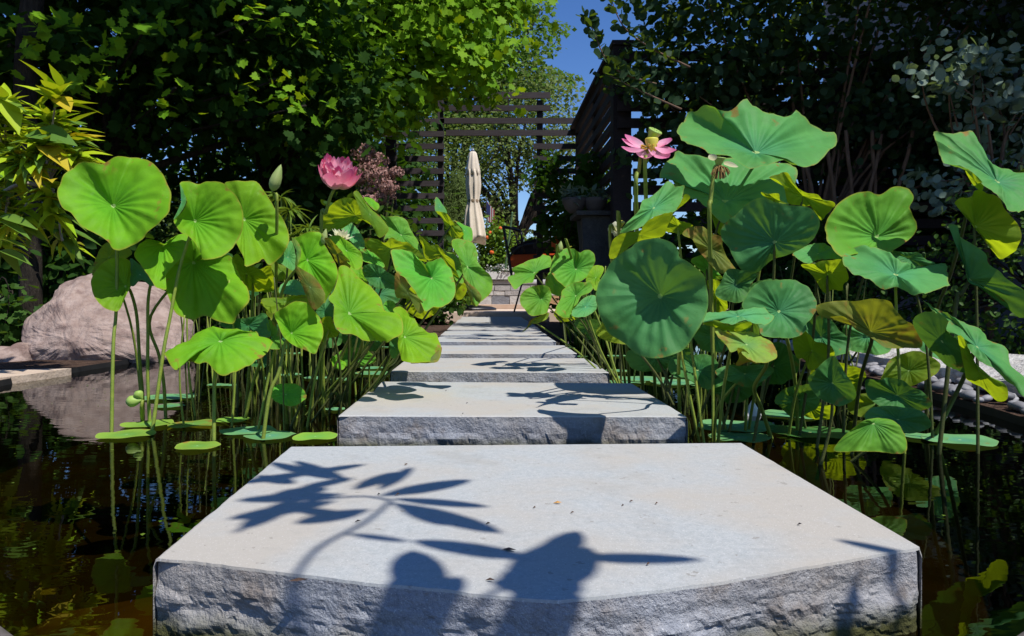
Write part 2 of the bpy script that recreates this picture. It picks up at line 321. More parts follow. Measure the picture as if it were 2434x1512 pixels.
# stepping stones ------------------------------------------------------------
def slab(front, back, ztop, zbot, rough, nx, nz, seed, chip=.0):
    """front: polyline of (x, y) along the near edge, back: (xl, yl), (xr, yr)"""
    def fp(t):
        k = t * (len(front) - 1); i = min(int(k), len(front) - 2); a, b = front[i], front[i + 1]; u = k - i
        return a[0] + (b[0] - a[0]) * u, a[1] + (b[1] - a[1]) * u
    off = Vector((seed * 3.1, seed * 1.7, 0)); V = []; Fc = []; mi = []
    ny = max(8, nz)
    def disp(x, z):
        p = Vector((x * 9, 3.0, z * 15)) + off
        d = noise.fractal(p, .85, 2.1, 6) * rough * 1.5 + abs(noise.noise(Vector((x * 3.5, 7, z * 24)) + off)) * rough * 1.4 + noise.noise(Vector((x * 30, 1, z * 60)) + off) * rough * .5
        d += max(0, .10 - abs(noise.fractal(Vector((x * 6 + z * 9, 5, z * 24)) + off, .8, 2, 4))) * rough * 5
        return d - rough * 1.0
    edge = [0.0] * (nx + 1)
    for i in range(nx + 1):
        x, y = fp(i / nx); edge[i] = disp(x, ztop - rough * .4) * .4
    for j in range(ny + 1):
        v = j / ny
        for i in range(nx + 1):
            u = i / nx; x, y = fp(u)
            bx = back[0][0] + (back[1][0] - back[0][0]) * u; by = back[0][1] + (back[1][1] - back[0][1]) * u
            vv = v ** 1.6
            e = (1 - vv)
            sx = rough * .35 * noise.fractal(Vector((vv * 9, 4 if u == 0 else 8, 2)) + off, 1, 2, 4) if u in (0, 1) else 0
            V.append((x + (bx - x) * vv + sx, y + (by - y) * vv + edge[i] * (e ** 3), ztop - (rough * .55 if j == 0 else 0) - (rough * .25 if u in (0, 1) else 0)))
    for j in range(ny):
        for i in range(nx): a = j * (nx + 1) + i; Fc.append((a, a + 1, a + nx + 2, a + nx + 1)); mi.append(0)
    b0 = len(V)
    for k in range(nz + 1):
        w_ = k / nz
        for i in range(nx + 1):
            u = i / nx; x, y = fp(u); z = ztop - rough * .55 - (ztop - rough * .55 - zbot) * w_
            d = disp(x, z)
            t = min(1, w_ * 6); cor = (1 - min(1, min(u, 1 - u) * 30)) * rough * 1.2
            V.append((x, y + edge[i] * (1 - t) + d * t + cor, z))
    for k in range(nz):
        for i in range(nx): a = b0 + k * (nx + 1) + i; Fc.append((a, a + nx + 1, a + nx + 2, a + 1)); mi.append(1)
    # join lip
    for i in range(nx): Fc.append((i, b0 + i, b0 + i + 1, i + 1)); mi.append(1)
    # sides and back
    for side in (0, nx):
        top = [j * (nx + 1) + side for j in range(ny + 1)]; s0 = len(V)
        for j in top: V.append((V[j][0] + (-.004 if side == 0 else .004), V[j][1], V[j][2] - .012))
        for j in top: V.append((V[j][0] + random.uniform(-.01, .01), V[j][1], zbot))
        m_ = ny + 1
        for j in range(ny):
            q = (top[j], top[j + 1], s0 + j + 1, s0 + j); q2 = (s0 + j, s0 + j + 1, s0 + m_ + j + 1, s0 + m_ + j)
            Fc.append(q if side else q[::-1]); Fc.append(q2 if side else q2[::-1]); mi += [0, 1]
    s0 = len(V); top = [ny * (nx + 1) + i for i in range(nx + 1)]
    for i in top: V.append((V[i][0], V[i][1], zbot))
    for i in range(nx): Fc.append((top[i], top[i + 1], s0 + i + 1, s0 + i)); mi.append(1)
    me = bpy.data.meshes.new('stepping_stone'); me.from_pydata(V, [], Fc); me.materials.append(M['slab_top']); me.materials.append(M['slab_face'])
    me.polygons.foreach_set('material_index', mi); me.update()
    bm = bmesh.new(); bm.from_mesh(me); bmesh.ops.recalc_face_normals(bm, faces=bm.faces); bm.to_mesh(me); bm.free()
    return link('stepping_stone', me)
ZT = .13
def fedge(pts): return [(P(x, y, 700 / (y - 706)).x, 700 / (y - 706)) for x, y in pts]
s1f = fedge([(372, 1325), (520, 1340), (700, 1362), (860, 1383), (1000, 1394), (1160, 1412), (1320, 1424), (1420, 1419), (1560, 1402), (1720, 1378), (1880, 1352), (2040, 1326), (2160, 1306), (2183, 1298)])
o = slab(s1f, ((-.528, 1.966), (.697, 2.017)), ZT, -.3, .0078, 340, 80, 1); tag(o, 'nearest and largest grey stepping stone, dappled with leaf shadows', 'stepping stone', 'stepping stones across the pond')
ords = ['second', 'third', 'fourth', 'fifth', 'sixth']
for i, (xl, xr, yf, yb, yfr, ybr) in enumerate([(-.505, .666, 2.49, 3.48, 2.47, 3.41), (-.524, .641, 3.97, 4.83, 3.91, 4.80), (-.50, .63, 5.22, 6.08, 5.22, 6.08), (-.49, .61, 6.60, 7.42, 6.60, 7.42), (-.5, .62, 7.72, 8.62, 7.72, 8.62)]):
    o = slab([(xl, yf), (xl * .5 + xr * .5, yf * .5 + yfr * .5), (xr, yfr)], ((xl, yb), (xr, ybr)), ZT, -.35, .0075 - i * .0005, 150 - i * 24, max(8, 26 - i * 5), i + 2)
    tag(o, f'{ords[i]} grey stepping stone counted from the viewer', 'stepping stone', 'stepping stones across the pond')
for i, (yf, yb) in enumerate([(9.0, 10.95), (10.97, 12.9), (12.92, 14.86)]):
    o = slab([(-.5, yf), (.06, yf), (.64, yf)], ((-.52, yb), (.66, yb)), ZT + .002, .03, .004, 30, 6, i + 9)
    o.name = 'paving_slab'; tag(o, ['near grey slab of the paved walk behind the stepping stones', 'middle grey slab of the paved walk behind the stepping stones', 'far grey slab of the paved walk, against the patio step'][i], 'paving slab', 'slabs of the paved walk')
# patio
mb = MB(); mb.box((-5, 14.88, .0), (4.5, 18.7, .22)); tag(mb.obj('patio_step', M['patio']), kind='structure')
mb = MB(); mb.box((-9, 18.72, .0), (9, 40, .335)); tag(mb.obj('patio', M['patio_pink']), kind='structure')
# boulder at the left bank
def pillow(name, outl, Y, front, back, mat, seed, rings=9, Np=60, amp=.05, lean=.55):
    pts = catmull_closed(outl, Np); c = (sum(p[0] for p in pts) / Np, sum(p[1] for p in pts) / Np); V = []; Fc = []
    def ring(s, dy):
        for p in pts:
            x, y = c[0] + (p[0] - c[0]) * s, c[1] + (p[1] - c[1]) * s
            q = P(x, y, Y + lean * (P(x, y, Y).z - .2)); q.y += dy
            k = noise.fractal(q * 1.9 + Vector((seed, 0, 0)), .8, 2, 5)
            q.y += k * amp * 3 * s * (1 - s + .3) ; q += Vector((noise.noise(q * 3), 0, noise.noise(q * 3 + Vector((5, 5, 5))))) * amp * .5 * s
            V.append(q)
    prof = [(math.sin(math.pi / 2 * (i + 1) / rings), -front * math.cos(math.pi / 2 * (i + 1) / rings) ** .8 if i < rings - 1 else 0) for i in range(rings)]
    prof += [(math.cos(math.pi / 2 * i / 5), back * math.sin(math.pi / 2 * i / 5)) for i in range(1, 5)]
    for s, dy in prof: ring(s, dy)
    for r in range(len(prof) - 1):
        for k in range(Np): Fc.append((r * Np + k, r * Np + (k + 1) % Np, (r + 1) * Np + (k + 1) % Np, (r + 1) * Np + k))
    Fc.append(tuple(range(Np - 1, -1, -1))); Fc.append(tuple((len(prof) - 1) * Np + k for k in range(Np)))
    mb = MB(); mb.add(V, Fc); me = mb.mesh(name, mat)
    bm = bmesh.new(); bm.from_mesh(me); bmesh.ops.triangulate(bm, faces=[f for f in bm.faces if len(f.verts) > 4]); bmesh.ops.recalc_face_normals(bm, faces=bm.faces)
    bmesh.ops.subdivide_edges(bm, edges=bm.edges, cuts=1, use_grid_fill=True)
    for v in bm.verts: v.co += v.normal * amp * .35 * noise.fractal(v.co * 7 + Vector((seed, 0, 0)), .7, 2, 4)
    bm.to_mesh(me); bm.free()
    return link(name, me)
def catmull_closed(pts, n):
    m_ = len(pts); L = [0]
    dense = []
    for i in range(m_):
        p0, p1, p2, p3 = [np.array(pts[(i + k) % m_], dtype=float) for k in (-1, 0, 1, 2)]
        for j in range(8):
            t = j / 8; dense.append(.5 * ((2 * p1) + (p2 - p0) * t + (2 * p0 - 5 * p1 + 4 * p2 - p3) * t * t + (3 * p1 - p0 - 3 * p2 + p3) * t ** 3))
    dense = np.array(dense + [dense[0]]); d = np.r_[0, np.cumsum(np.hypot(*np.diff(dense, axis=0).T))]
    s = np.linspace(0, d[-1], n, endpoint=False)
    return list(zip(np.interp(s, d, dense[:, 0]), np.interp(s, d, dense[:, 1])))
o = pillow('boulder', R('B', [(290, 840), (300, 640), (310, 480), (380, 400), (470, 345), (560, 260), (590, 170), (650, 120), (790, 70), (950, 60), (1100, 130), (1220, 150), (1330, 200), (1420, 270), (1470, 370), (1560, 440), (1600, 500), (1612, 600), (1580, 800), (1300, 850), (900, 900), (550, 920)]), 6.35, .55, .6, M['boulder'], 4)
tag(o, 'large pinkish boulder on the left bank behind lotus stalks', 'boulder')
o = pillow('boulder', R('B', [(-260, 880), (-250, 720), (-60, 680), (60, 690), (180, 700), (290, 640), (330, 760), (330, 900), (0, 960)]), 6.0, .35, .4, M['boulder'], 9, amp=.04)
tag(o, 'low pinkish rock at the left frame edge beside the large boulder', 'boulder')
fs = [(-3.9, 4.1), (-2.98, 4.2), (-2.87, 4.6), (-2.83, 5.0), (-3.05, 4.95), (-3.4, 4.85), (-3.9, 4.9)]
mb = MB(); k = len(fs); mb.add([(x, y, -.02) for x, y in fs] + [(x, y, .046) for x, y in fs], [tuple(range(k, 2 * k))] + [(i, (i + 1) % k, k + (i + 1) % k, k + i) for i in range(k)])
tag(mb.obj('flagstone', M['flatstone']), 'flat tan flagstone at the left pond edge before the boulder', 'flagstone')
# coping stones and pebbles at the right edge
def rough_block(name, x0, x1, y0, y1, z0, z1, mat, seed, parent=None, amp=.02, sub=3):
    bm = bmesh.new(); bmesh.ops.create_cube(bm, size=1); bmesh.ops.subdivide_edges(bm, edges=bm.edges, cuts=sub, use_grid_fill=True)
    for v in bm.verts:
        q = Vector((x0 + (v.co.x + .5) * (x1 - x0), y0 + (v.co.y + .5) * (y1 - y0), z0 + (v.co.z + .5) * (z1 - z0)))
        k = max(abs(v.co.x), abs(v.co.y)) > .49 and abs(v.co.z) > .49
        v.co = q + Vector([noise.fractal(q * 5 + Vector((seed * 3, i * 9, 0)), .8, 2, 4) for i in range(3)]) * amp
    me = bpy.data.meshes.new(name); bm.to_mesh(me); bm.free(); me.materials.append(mat); return link(name, me, parent)
yy = 2.5
for i, L_ in enumerate([.62, .75, .7, .8, .9, .8]):
    a = np.interp(yy + L_ / 2, [2.5, 4.5, 6, 9], [2.46, 2.66, 2.74, 2.74])
    o = rough_block('coping_stone', a, a + .34, yy, yy + L_ - .015, .05, .235 - .012 * i, M['coping'], i, amp=.025)
    for v in o.data.vertices:
        if v.co.z > .13: v.co.z -= .10 * max(0, 1 - (v.co.x - a) / .34) ** 1.3
    tag(o, ['first', 'second', 'third', 'fourth', 'fifth', 'last'][i] + ' pale rough coping stone along the right bank, counted from the right frame edge', 'coping stone', 'coping stones on the right bank'); yy += L_
bm = bmesh.new(); bmesh.ops.create_icosphere(bm, subdivisions=2, radius=1)
for v in bm.verts: v.co = v.co * (1 + .12 * noise.noise(v.co * 1.3))
peb = bpy.data.meshes.new('pebble'); bm.to_mesh(peb); bm.free(); peb.materials.append(M['pebble']); peb.polygons.foreach_set('use_smooth', [True] * len(peb.polygons))
for i in range(120):
    y = 2.45 + 2.6 * (i / 120); e = np.interp(y, [1.80, 3.0, 4.77, 6.2], [1.62, 2.19, 2.37, 2.45]); x = e + random.uniform(.02, .30)
    o = link('pebble', peb); r = random.uniform(.022, .042)
    o.location = (x, y + random.uniform(-.03, .03), .05 + random.uniform(0, .025)); o.scale = (r, r * random.uniform(.7, 1.1), r * random.uniform(.45, .65)); o.rotation_euler = (random.uniform(-.3, .3), random.uniform(-.3, .3), random.uniform(0, 6))
    tag(o, 'smooth grey river pebble in the strip along the right pond edge', 'pebble', 'river pebbles along the right pond edge')
# ------------------------------------------------------------------ lotus
FACE = (.15, -.75, .64); UPF = (.08, -.5, .86); FLAT = (.05, -.33, .94); LEFTF = (-.45, -.8, .35); RIGHTF = (.4, -.7, .6); UNDER = (-.12, -.72, -.68); BACKL = (-.45, -.62, -.62)
def blade(mb, outl, hub, Y, nrm, cup=.18, bulge=.05, ruffle=.035, Np=100, Mr=16, seed=0, und=.25):
    nrm = Vector(nrm).normalized(); pts = catmull_closed(outl, Np)
    if hub is None: hub = (sum(p[0] for p in pts) / Np, sum(p[1] for p in pts) / Np)
    C = Vector((0, 0, CZ)); P0 = P(hub[0], hub[1], Y)
    Rm = sum(math.hypot(p[0] - hub[0], p[1] - hub[1]) for p in pts) / Np / F * Y
    rim = []
    for p in pts:
        d = P(p[0], p[1], 1.0) - C; den = d.dot(nrm)
        t = (P0 - C).dot(nrm) / den if abs(den) > 1e-4 else Y
        lim = 1.05 * math.hypot(p[0] - hub[0], p[1] - hub[1]) / F * Y
        t = max(Y - lim, min(Y + lim, t)); rim.append(P(p[0], p[1], t))
    H0 = P(hub[0], hub[1], Y + cup * Rm); rs = random.Random(seed); ph = [rs.uniform(0, 6.28) for _ in range(4)]
    kk = rs.choice([5, 6, 7]); b = len(mb.v); V = []; U = []
    if nrm.y > 0: nrm = -nrm
    for j in range(Mr + 1):
        r = (j / Mr) ** .85
        for i in range(Np + 1):
            th = i / Np; a = 2 * math.pi * th; q = H0 + (rim[i % Np] - H0) * r
            q = q + nrm * (bulge * Rm * 4 * r * (1 - r) + ruffle * Rm * r * r * (1.25 - r) * 3 * (math.sin(kk * a + ph[0]) * .6 + math.sin((kk + 4) * a + ph[1]) * .4)
                           + .020 * Rm * math.cos(20 * a) * r * (1.1 - r) * 3)
            q = q + (q - C).normalized() * (und * Rm * r * (math.sin(2 * a + ph[2]) * .55 + math.sin(3 * a + ph[3]) * .55 + .35 * math.sin(5 * a + ph[1])))
            q = q + nrm * (Rm * .075 * r * noise.fractal(q * (2.2 / max(Rm, .05)) + Vector((seed, 0, 0)), .8, 2, 3))
            V.append(q); U.append((th, r))
    Fc = []
    for j in range(Mr):
        for i in range(Np): k = j * (Np + 1) + i; Fc.append((k, k + 1, k + Np + 2, k + Np + 1))
    mb.add(V, Fc)
    mb.uv = (mb.uv or []) + U
    return H0, Rm
def stalk(parent, pts, r0=.0058, r1=.0075, mat=None, n=8):
    ln = smoothline(pts, 6); k = len(ln)
    mb = MB(); mb.tube(ln, [r0 + (r1 - r0) * i / (k - 1) for i in range(k)], n)
    return mb.obj('stalk', mat or M['stem'], parent, smooth=True)
def basept(px): Y = CZ * F / (px[1] - CY); return P(px[0], px[1], Y) + Vector((0, 0, -.04))
NL = [0]
def lotus(label, mat, Y, nrm, reg, outl, hub=None, flaps=(), cup=.27, bulge=.05, ruffle=.035, stem=None, group='standing lotus leaves', name='lotus_leaf', sm='stem', hubreg=None):
    NL[0] += 1; sd = NL[0]; rs = random.Random(sd)
    mb = MB(); hubp = R(hubreg or reg, [hub])[0] if hub else None
    H0, Rm = blade(mb, R(reg, outl), hubp, Y, nrm, cup, bulge, ruffle, seed=sd)
    root = empty(name, (H0.x, H0.y, 0)); tag(root, label, 'lotus leaf', group)
    mb.obj('blade', M[mat], root, smooth=True)
    for fl in flaps:
        m2 = MB(); blade(m2, R(fl.get('reg', reg), fl['o']), None, Y + fl.get('dy', -.04), fl.get('n', UNDER), fl.get('cup', -.08), .04, .02, 48, 8, seed=sd + 50, und=.08)
        m2.obj('folded_rim', M[fl.get('m', 'lotus_olive')], root, smooth=True)
    if stem == 0: return root
    top = H0 + Vector((0, .004, -.004))
    if stem is None:
        bx = H0.x + rs.uniform(-.12, .12); bx = (-.62 - rs.uniform(0, .25) if H0.x < .1 else .70 + rs.uniform(0, .15)) if -.62 < bx < .70 else bx; by = min(max(H0.y + rs.uniform(-.05, .35), 1.5), 9); pts = [top, top * .55 + Vector((bx, by, -.03)) * .45 + Vector((rs.uniform(-.04, .04), .02, 0)), Vector((bx, by, -.05))]
    else:
        sreg, sp, bpx = stem; bp = basept(R(sreg, [bpx])[0]); mids = R(sreg, sp); pts = [top]
        for i, q in enumerate(mids):
            t = (i + 1) / (len(mids) + 1); pts.append(P(q[0], q[1], H0.y + .01 + (bp.y - H0.y) * t))
        pts.append(bp)
    if stem is None: stalk(root, pts, .0042, .0058, M['stem_dark'] if rs.random() < .6 else M['stem'])
    else: stalk(root, pts, mat=M[sm])
    return root
# ---- left of the path
lotus('tall round lotus leaf, largest and leftmost of the left stand', 'lotus_left', 2.90, (.15, -.88, .42), 'A', [(485, 580), (520, 500), (580, 420), (660, 340), (760, 335), (870, 345), (980, 300), (1100, 278), (1200, 300), (1300, 350), (1380, 430), (1420, 520), (1450, 590), (1450, 700), (1440, 780), (1380, 840), (1300, 890), (1250, 940), (1200, 1020), (1130, 1050), (1060, 1080), (960, 1070), (920, 1010), (850, 960), (760, 920), (690, 880), (630, 800), (590, 750), (530, 720), (500, 660)], (963, 712), cup=.60, bulge=.12,
      stem=('B', [(992, -120), (985, 380), (965, 600), (955, 900)], (945, 1410)))
lotus('upright lotus leaf with folded left rim, right of the largest left leaf', 'lotus_left', 2.88, (.30, -.88, .34), 'A', [(1522, 510), (1580, 497), (1680, 520), (1760, 500), (1890, 512), (1960, 580), (2020, 650), (2060, 740), (2065, 850), (2050, 930), (2010, 1010), (1950, 1090), (1860, 1140), (1730, 1165), (1700, 1100), (1650, 1020), (1600, 960), (1530, 920), (1490, 870), (1472, 825), (1500, 790), (1560, 730), (1590, 660), (1560, 590)], (1650, 835), cup=.66, bulge=.10,
      flaps=[dict(o=[(1525, 512), (1560, 590), (1580, 660), (1548, 740), (1475, 825), (1490, 780), (1545, 700), (1560, 640)], dy=-.05, m='lotus_blue', n=(.75, -.6, .2))], stem=('B', [(1530, 0), (1440, 450), (1385, 740)], (1280, 1410)))
lotus('broad lotus leaf half hidden behind the folded one, bud above it', 'lotus_left', 3.15, (.28, -.84, .42), 'A', [(1905, 510), (2040, 490), (2150, 482), (2190, 510), (2285, 644), (2345, 744), (2395, 804), (2435, 884), (2455, 984), (2435, 1064), (2375, 1144), (2285, 1204), (2235, 1144), (2185, 1184), (2085, 1219), (2070, 1150), (2015, 1040), (1960, 900), (1950, 700)], (2070, 820), cup=.5, bulge=.1, stem=('B', [(2148, 0), (2142, 300), (2120, 800)], (2080, 1200)))
lotus('half folded lotus leaf before the boulder, its lower half shaded', 'lotus_left', 2.98, (.25, -.85, .45), 'A', [(785, 1300), (830, 1230), (880, 1180), (960, 1140), (1050, 1145), (1100, 1170), (1110, 1260), (1125, 1340), (1090, 1420), (1060, 1500), (1020, 1576), (980, 1601), (880, 1566), (820, 1506), (785, 1436), (770, 1346)], (1070, 1390), flaps=[dict(o=[(1105, 1150), (1180, 1200), (1260, 1260), (1330, 1350), (1280, 1385), (1200, 1335), (1115, 1390), (1100, 1280)], n=LEFTF, m='lotus_shaded', dy=.02)], stem=('B', [(1110, 220), (1160, 420), (1185, 800), (1210, 1100)], (1215, 1310)))
lotus('pale olive lotus leaf peeking above the half folded one', 'lotus_olive', 3.10, FACE, 'A', [(780, 1290), (820, 1130), (900, 1010), (960, 1060), (1080, 1060), (1120, 1110), (1050, 1160), (900, 1180), (830, 1260)], flaps=[])
lotus('smooth lotus leaf in the left stand under two upright ones', 'lotus_left', 3.02, (.2, -.72, .66), 'A', [(1140, 1100), (1190, 1030), (1260, 995), (1330, 1000), (1400, 1030), (1470, 980), (1530, 950), (1590, 940), (1600, 1040), (1560, 1130), (1470, 1220), (1400, 1300), (1405, 1370), (1410, 1425), (1330, 1400), (1280, 1330), (1200, 1210), (1150, 1150)], (1390, 1040), stem=('B', [(1268, 200), (1255, 600), (1255, 1000)], (1275, 1330)))
lotus('large drooping lotus leaf crossed by leaf shadows above the drooped one', 'lotus_left', 3.05, (.12, -.9, .4), 'A', [(1385, 1280), (1440, 1220), (1530, 1140), (1580, 1060), (1640, 980), (1700, 1060), (1740, 1120), (1850, 1130), (1960, 1130), (2060, 1350), (2100, 1400), (2120, 1500), (2080, 1570), (2010, 1630), (1970, 1705), (1850, 1680), (1740, 1640), (1640, 1670), (1520, 1640), (1470, 1580), (1430, 1480), (1400, 1400)], (1640, 1180), stem=('B', [(1280, 420), (1350, 760), (1390, 1000)], (1410, 1290)))
lotus('olive underside of a lotus leaf behind the shadow crossed one', 'lotus_olive', 3.3, UNDER, 'A', [(1880, 1160), (1960, 1150), (2020, 1110), (2100, 1200), (2230, 1260), (2310, 1380), (2240, 1420), (2150, 1430), (2060, 1400), (1950, 1260)])
lotus('bright drooped lotus leaf with browned front lip, low in the left stand', 'lotus_left', 2.80, (.12, -.55, .82), 'B', [(1395, 740), (1460, 690), (1600, 620), (1740, 530), (1850, 520), (1960, 525), (2080, 560), (2180, 560), (2200, 595), (2310, 620), (2300, 680), (2240, 760), (2190, 800), (2140, 845), (2080, 850), (2000, 890), (1900, 920), (1830, 895), (1780, 840), (1740, 818), (1690, 838), (1640, 800), (1590, 740), (1545, 740), (1505, 780), (1510, 870), (1460, 860), (1420, 800)], (1870, 640), cup=-.10, bulge=.10, ruffle=.05,
      flaps=[dict(o=[(1505, 790), (1545, 738), (1600, 740), (1650, 795), (1670, 825), (1600, 790), (1550, 780), (1525, 860), (1508, 872)], m='lotus_spot', n=(.2, -.9, .1), dy=-.03)], stem=('B', [(1825, 900), (1818, 1200)], (1815, 1480)))
lotus('cupped lotus leaf with shaded top, right of the drooped one', 'lotus_left', 2.72, (.3, -.88, .35), 'D', [(240, 400), (330, 350), (400, 305), (460, 295), (520, 310), (580, 380), (630, 440), (655, 520), (655, 600), (620, 680), (590, 745), (520, 720), (440, 690), (370, 650), (310, 580), (270, 480)], (385, 570), cup=.55, bulge=.1, stem=('D', [(340, 640), (280, 900), (200, 1100)], (135, 1480)))
lotus('lotus leaf folded over with a tan flap hanging at its front', 'lotus_left', 2.84, (.3, -.88, .3), 'C', [(400, 875), (450, 855), (500, 830), (580, 815), (640, 830), (650, 900), (700, 980), (740, 1050), (775, 1130), (780, 1200), (750, 1290), (700, 1370), (660, 1420), (600, 1330), (500, 1190), (430, 1130), (455, 1060), (468, 980), (440, 910)], (520, 1060), cup=.5, flaps=[dict(o=[(425, 1110), (500, 1150), (580, 1200), (640, 1280), (672, 1350), (660, 1420), (590, 1482), (540, 1430), (500, 1330), (460, 1230), (430, 1170)], m='lotus_brown', dy=-.07, n=(-.2, -.95, .1)), dict(o=[(390, 870), (420, 880), (455, 930), (470, 990), (455, 1060), (425, 1130), (418, 1080), (430, 1000), (425, 940)], m='lotus_spot', dy=-.05, n=(-.3, -.9, .1))],
      stem=('D', [(415, 40), (320, 180), (270, 370), (230, 480), (130, 800), (60, 1000)], (-20, 1300)))
lotus('big bright lotus leaf with a rippled edge in the middle of the left stand', 'lotus_left', 2.76, (.25, -.72, .65), 'D', [(700, 280), (750, 200), (780, 100), (790, 20), (850, 0), (905, 40), (960, 90), (1030, 140), (1090, 200), (1150, 290), (1175, 370), (1240, 390), (1300, 400), (1330, 480), (1335, 560), (1300, 600), (1250, 620), (1200, 645), (1170, 625), (1150, 650), (1130, 625), (1000, 638), (930, 590), (850, 575), (790, 550), (750, 480), (745, 400), (745, 330)], (875, 405), cup=.14, stem=('D', [(990, 640), (920, 860), (860, 1040)], (825, 1150)))
lotus('lotus leaf with a torn browned tip leaning over the stepping stones', 'lotus_left', 2.86, (.35, -.75, .55), 'D', [(1250, 370), (1300, 345), (1345, 360), (1400, 400), (1450, 480), (1520, 540), (1560, 560), (1620, 570), (1645, 640), (1655, 690), (1640, 770), (1600, 810), (1500, 815), (1400, 825), (1330, 795), (1310, 740), (1290, 690), (1300, 600), (1335, 530), (1330, 450)], (1345, 600), cup=.12, flaps=[dict(o=[(1400, 826), (1430, 795), (1500, 805), (1600, 800), (1640, 770), (1655, 690), (1665, 700), (1645, 785), (1605, 818), (1500, 824)], m='lotus_brown', dy=-.01, n=FACE)], stem=('D', [(1270, 800), (1200, 860), (1150, 950)], (1060, 1060)))
lotus('small round dark lotus leaf standing low over the left water', 'lotus_mid', 2.9, (-.35, -.8, .3), 'D', [(200, 1060), (250, 1010), (330, 995), (430, 1000), (490, 1050), (515, 1110), (480, 1150), (400, 1190), (300, 1170), (230, 1130)], (340, 1090), stem=('D', [(345, 1190), (350, 1250)], (352, 1330)))
lotus('olive lotus leaf with a rolled crest right under the pink double flower', 'lotus_olive', 3.2, (.0, -.75, -.65), 'C', [(630, 760), (650, 700), (700, 620), (780, 550), (850, 530), (930, 545), (1000, 600), (1080, 650), (1150, 710), (1200, 790), (1150, 800), (1080, 760), (1000, 720), (950, 760), (900, 740), (820, 790), (720, 810), (660, 800)], (930, 680), flaps=[dict(o=[(912, 490), (950, 470), (1010, 560), (1080, 640), (1150, 700), (1210, 790), (1190, 840), (1130, 872), (1090, 800), (1050, 740), (990, 700), (970, 640), (940, 560)], m='lotus_olive', dy=-.06, n=(.3, -.9, .2)), dict(o=[(1000, 530), (1060, 535), (1100, 560), (1135, 600), (1110, 640), (1060, 610)], m='lotus_left', dy=.03, n=FACE)],
      stem=('C', [(960, 730), (940, 800), (930, 940)], (1000, 1900)), sm='stem_dark')
lotus('blue green lotus leaf rising behind the olive ones near the umbrella', 'lotus_mid', 3.45, (.2, -.8, .55), 'C', [(1140, 680), (1220, 690), (1300, 690), (1370, 730), (1400, 800), (1450, 880), (1490, 970), (1480, 1050), (1400, 1000), (1300, 930), (1200, 870), (1170, 890), (1200, 800), (1170, 740)])
lotus('olive lotus leaf edge wavy along its crest behind the central pair', 'lotus_olive', 3.25, (0, -.75, -.65), 'C', [(1010, 880), (1100, 885), (1180, 910), (1230, 870), (1290, 900), (1370, 910), (1450, 970), (1500, 1020), (1540, 1075), (1480, 1060), (1420, 1010), (1330, 1000), (1240, 990), (1220, 1060), (1190, 1160), (1130, 1100), (1070, 1000), (1020, 950)], (1230, 960))
lotus('wide two lobed lotus leaf over the stones, brown flap on its left', 'lotus_mid', 3.0, (.3, -.75, .6), 'C', [(1230, 980), (1300, 965), (1350, 975), (1420, 1000), (1460, 1060), (1520, 1100), (1540, 1080), (1600, 1060), (1650, 1035), (1700, 1080), (1750, 1170), (1780, 1280), (1770, 1370), (1720, 1430), (1640, 1470), (1590, 1460), (1520, 1500), (1490, 1430), (1440, 1330), (1370, 1240), (1290, 1180), (1250, 1080)], (1575, 1215), cup=.5, bulge=.1, flaps=[dict(reg='D', o=[(1270, 60), (1330, 90), (1380, 140), (1380, 190), (1440, 240), (1500, 300), (1515, 370), (1480, 405), (1450, 370), (1400, 290), (1330, 270), (1270, 255)], m='lotus_brown', dy=-.06, n=(-.3, -.9, 0))])
lotus('dark shaded lotus leaf tucked between the bright middle leaves', 'lotus_shaded', 3.08, (-.3, -.85, .2), 'C', [(1000, 1110), (1060, 1090), (1140, 1110), (1200, 1160), (1250, 1190), (1280, 1250), (1280, 1310), (1200, 1300), (1120, 1300), (1060, 1260), (1010, 1210), (990, 1160)])
lotus('yellow olive lotus leaf seen edge on behind the two lobed leaf', 'lotus_olive', 3.3, (-.2, -.75, -.6), 'C', [(1470, 840), (1520, 900), (1560, 940), (1630, 935), (1700, 1010), (1760, 1060), (1780, 1140), (1820, 1220), (1880, 1290), (1840, 1390), (1780, 1390), (1760, 1280), (1700, 1080), (1640, 1040), (1540, 1060), (1500, 960)], (1660, 1010))
lotus('tall twisted lotus leaf with a teal tip left of the umbrella foot', 'lotus_olive', 3.35, (-.2, -.75, -.6), 'C', [(1615, 645), (1700, 665), (1760, 730), (1830, 800), (1850, 870), (1790, 895), (1720, 830), (1690, 760), (1650, 690)], flaps=[dict(o=[(1605, 545), (1625, 528), (1665, 580), (1702, 640), (1702, 668), (1640, 652), (1608, 640)], m='lotus_blue', dy=-.01, n=RIGHTF), dict(o=[(1765, 722), (1850, 760), (1915, 790), (1926, 880), (1905, 905), (1850, 890), (1835, 800)], m='lotus_mid', dy=.03, n=RIGHTF)])
lotus('long lotus leaf bending right beside the umbrella, brown fold below', 'lotus_mid', 3.1, (.4, -.8, .4), 'C', [(1745, 900), (1800, 875), (1860, 890), (1930, 920), (1965, 990), (1970, 1080), (2030, 1140), (2080, 1200), (2095, 1280), (2070, 1350), (2000, 1410), (1950, 1450), (1900, 1330), (1850, 1200), (1830, 1100), (1770, 980)], (1880, 1120), cup=.12, flaps=[dict(o=[(1835, 1190), (1900, 1260), (1960, 1310), (2002, 1380), (1952, 1452), (1910, 1410), (1885, 1320)], m='lotus_brown', dy=-.04, n=(-.3, -.9, 0))])
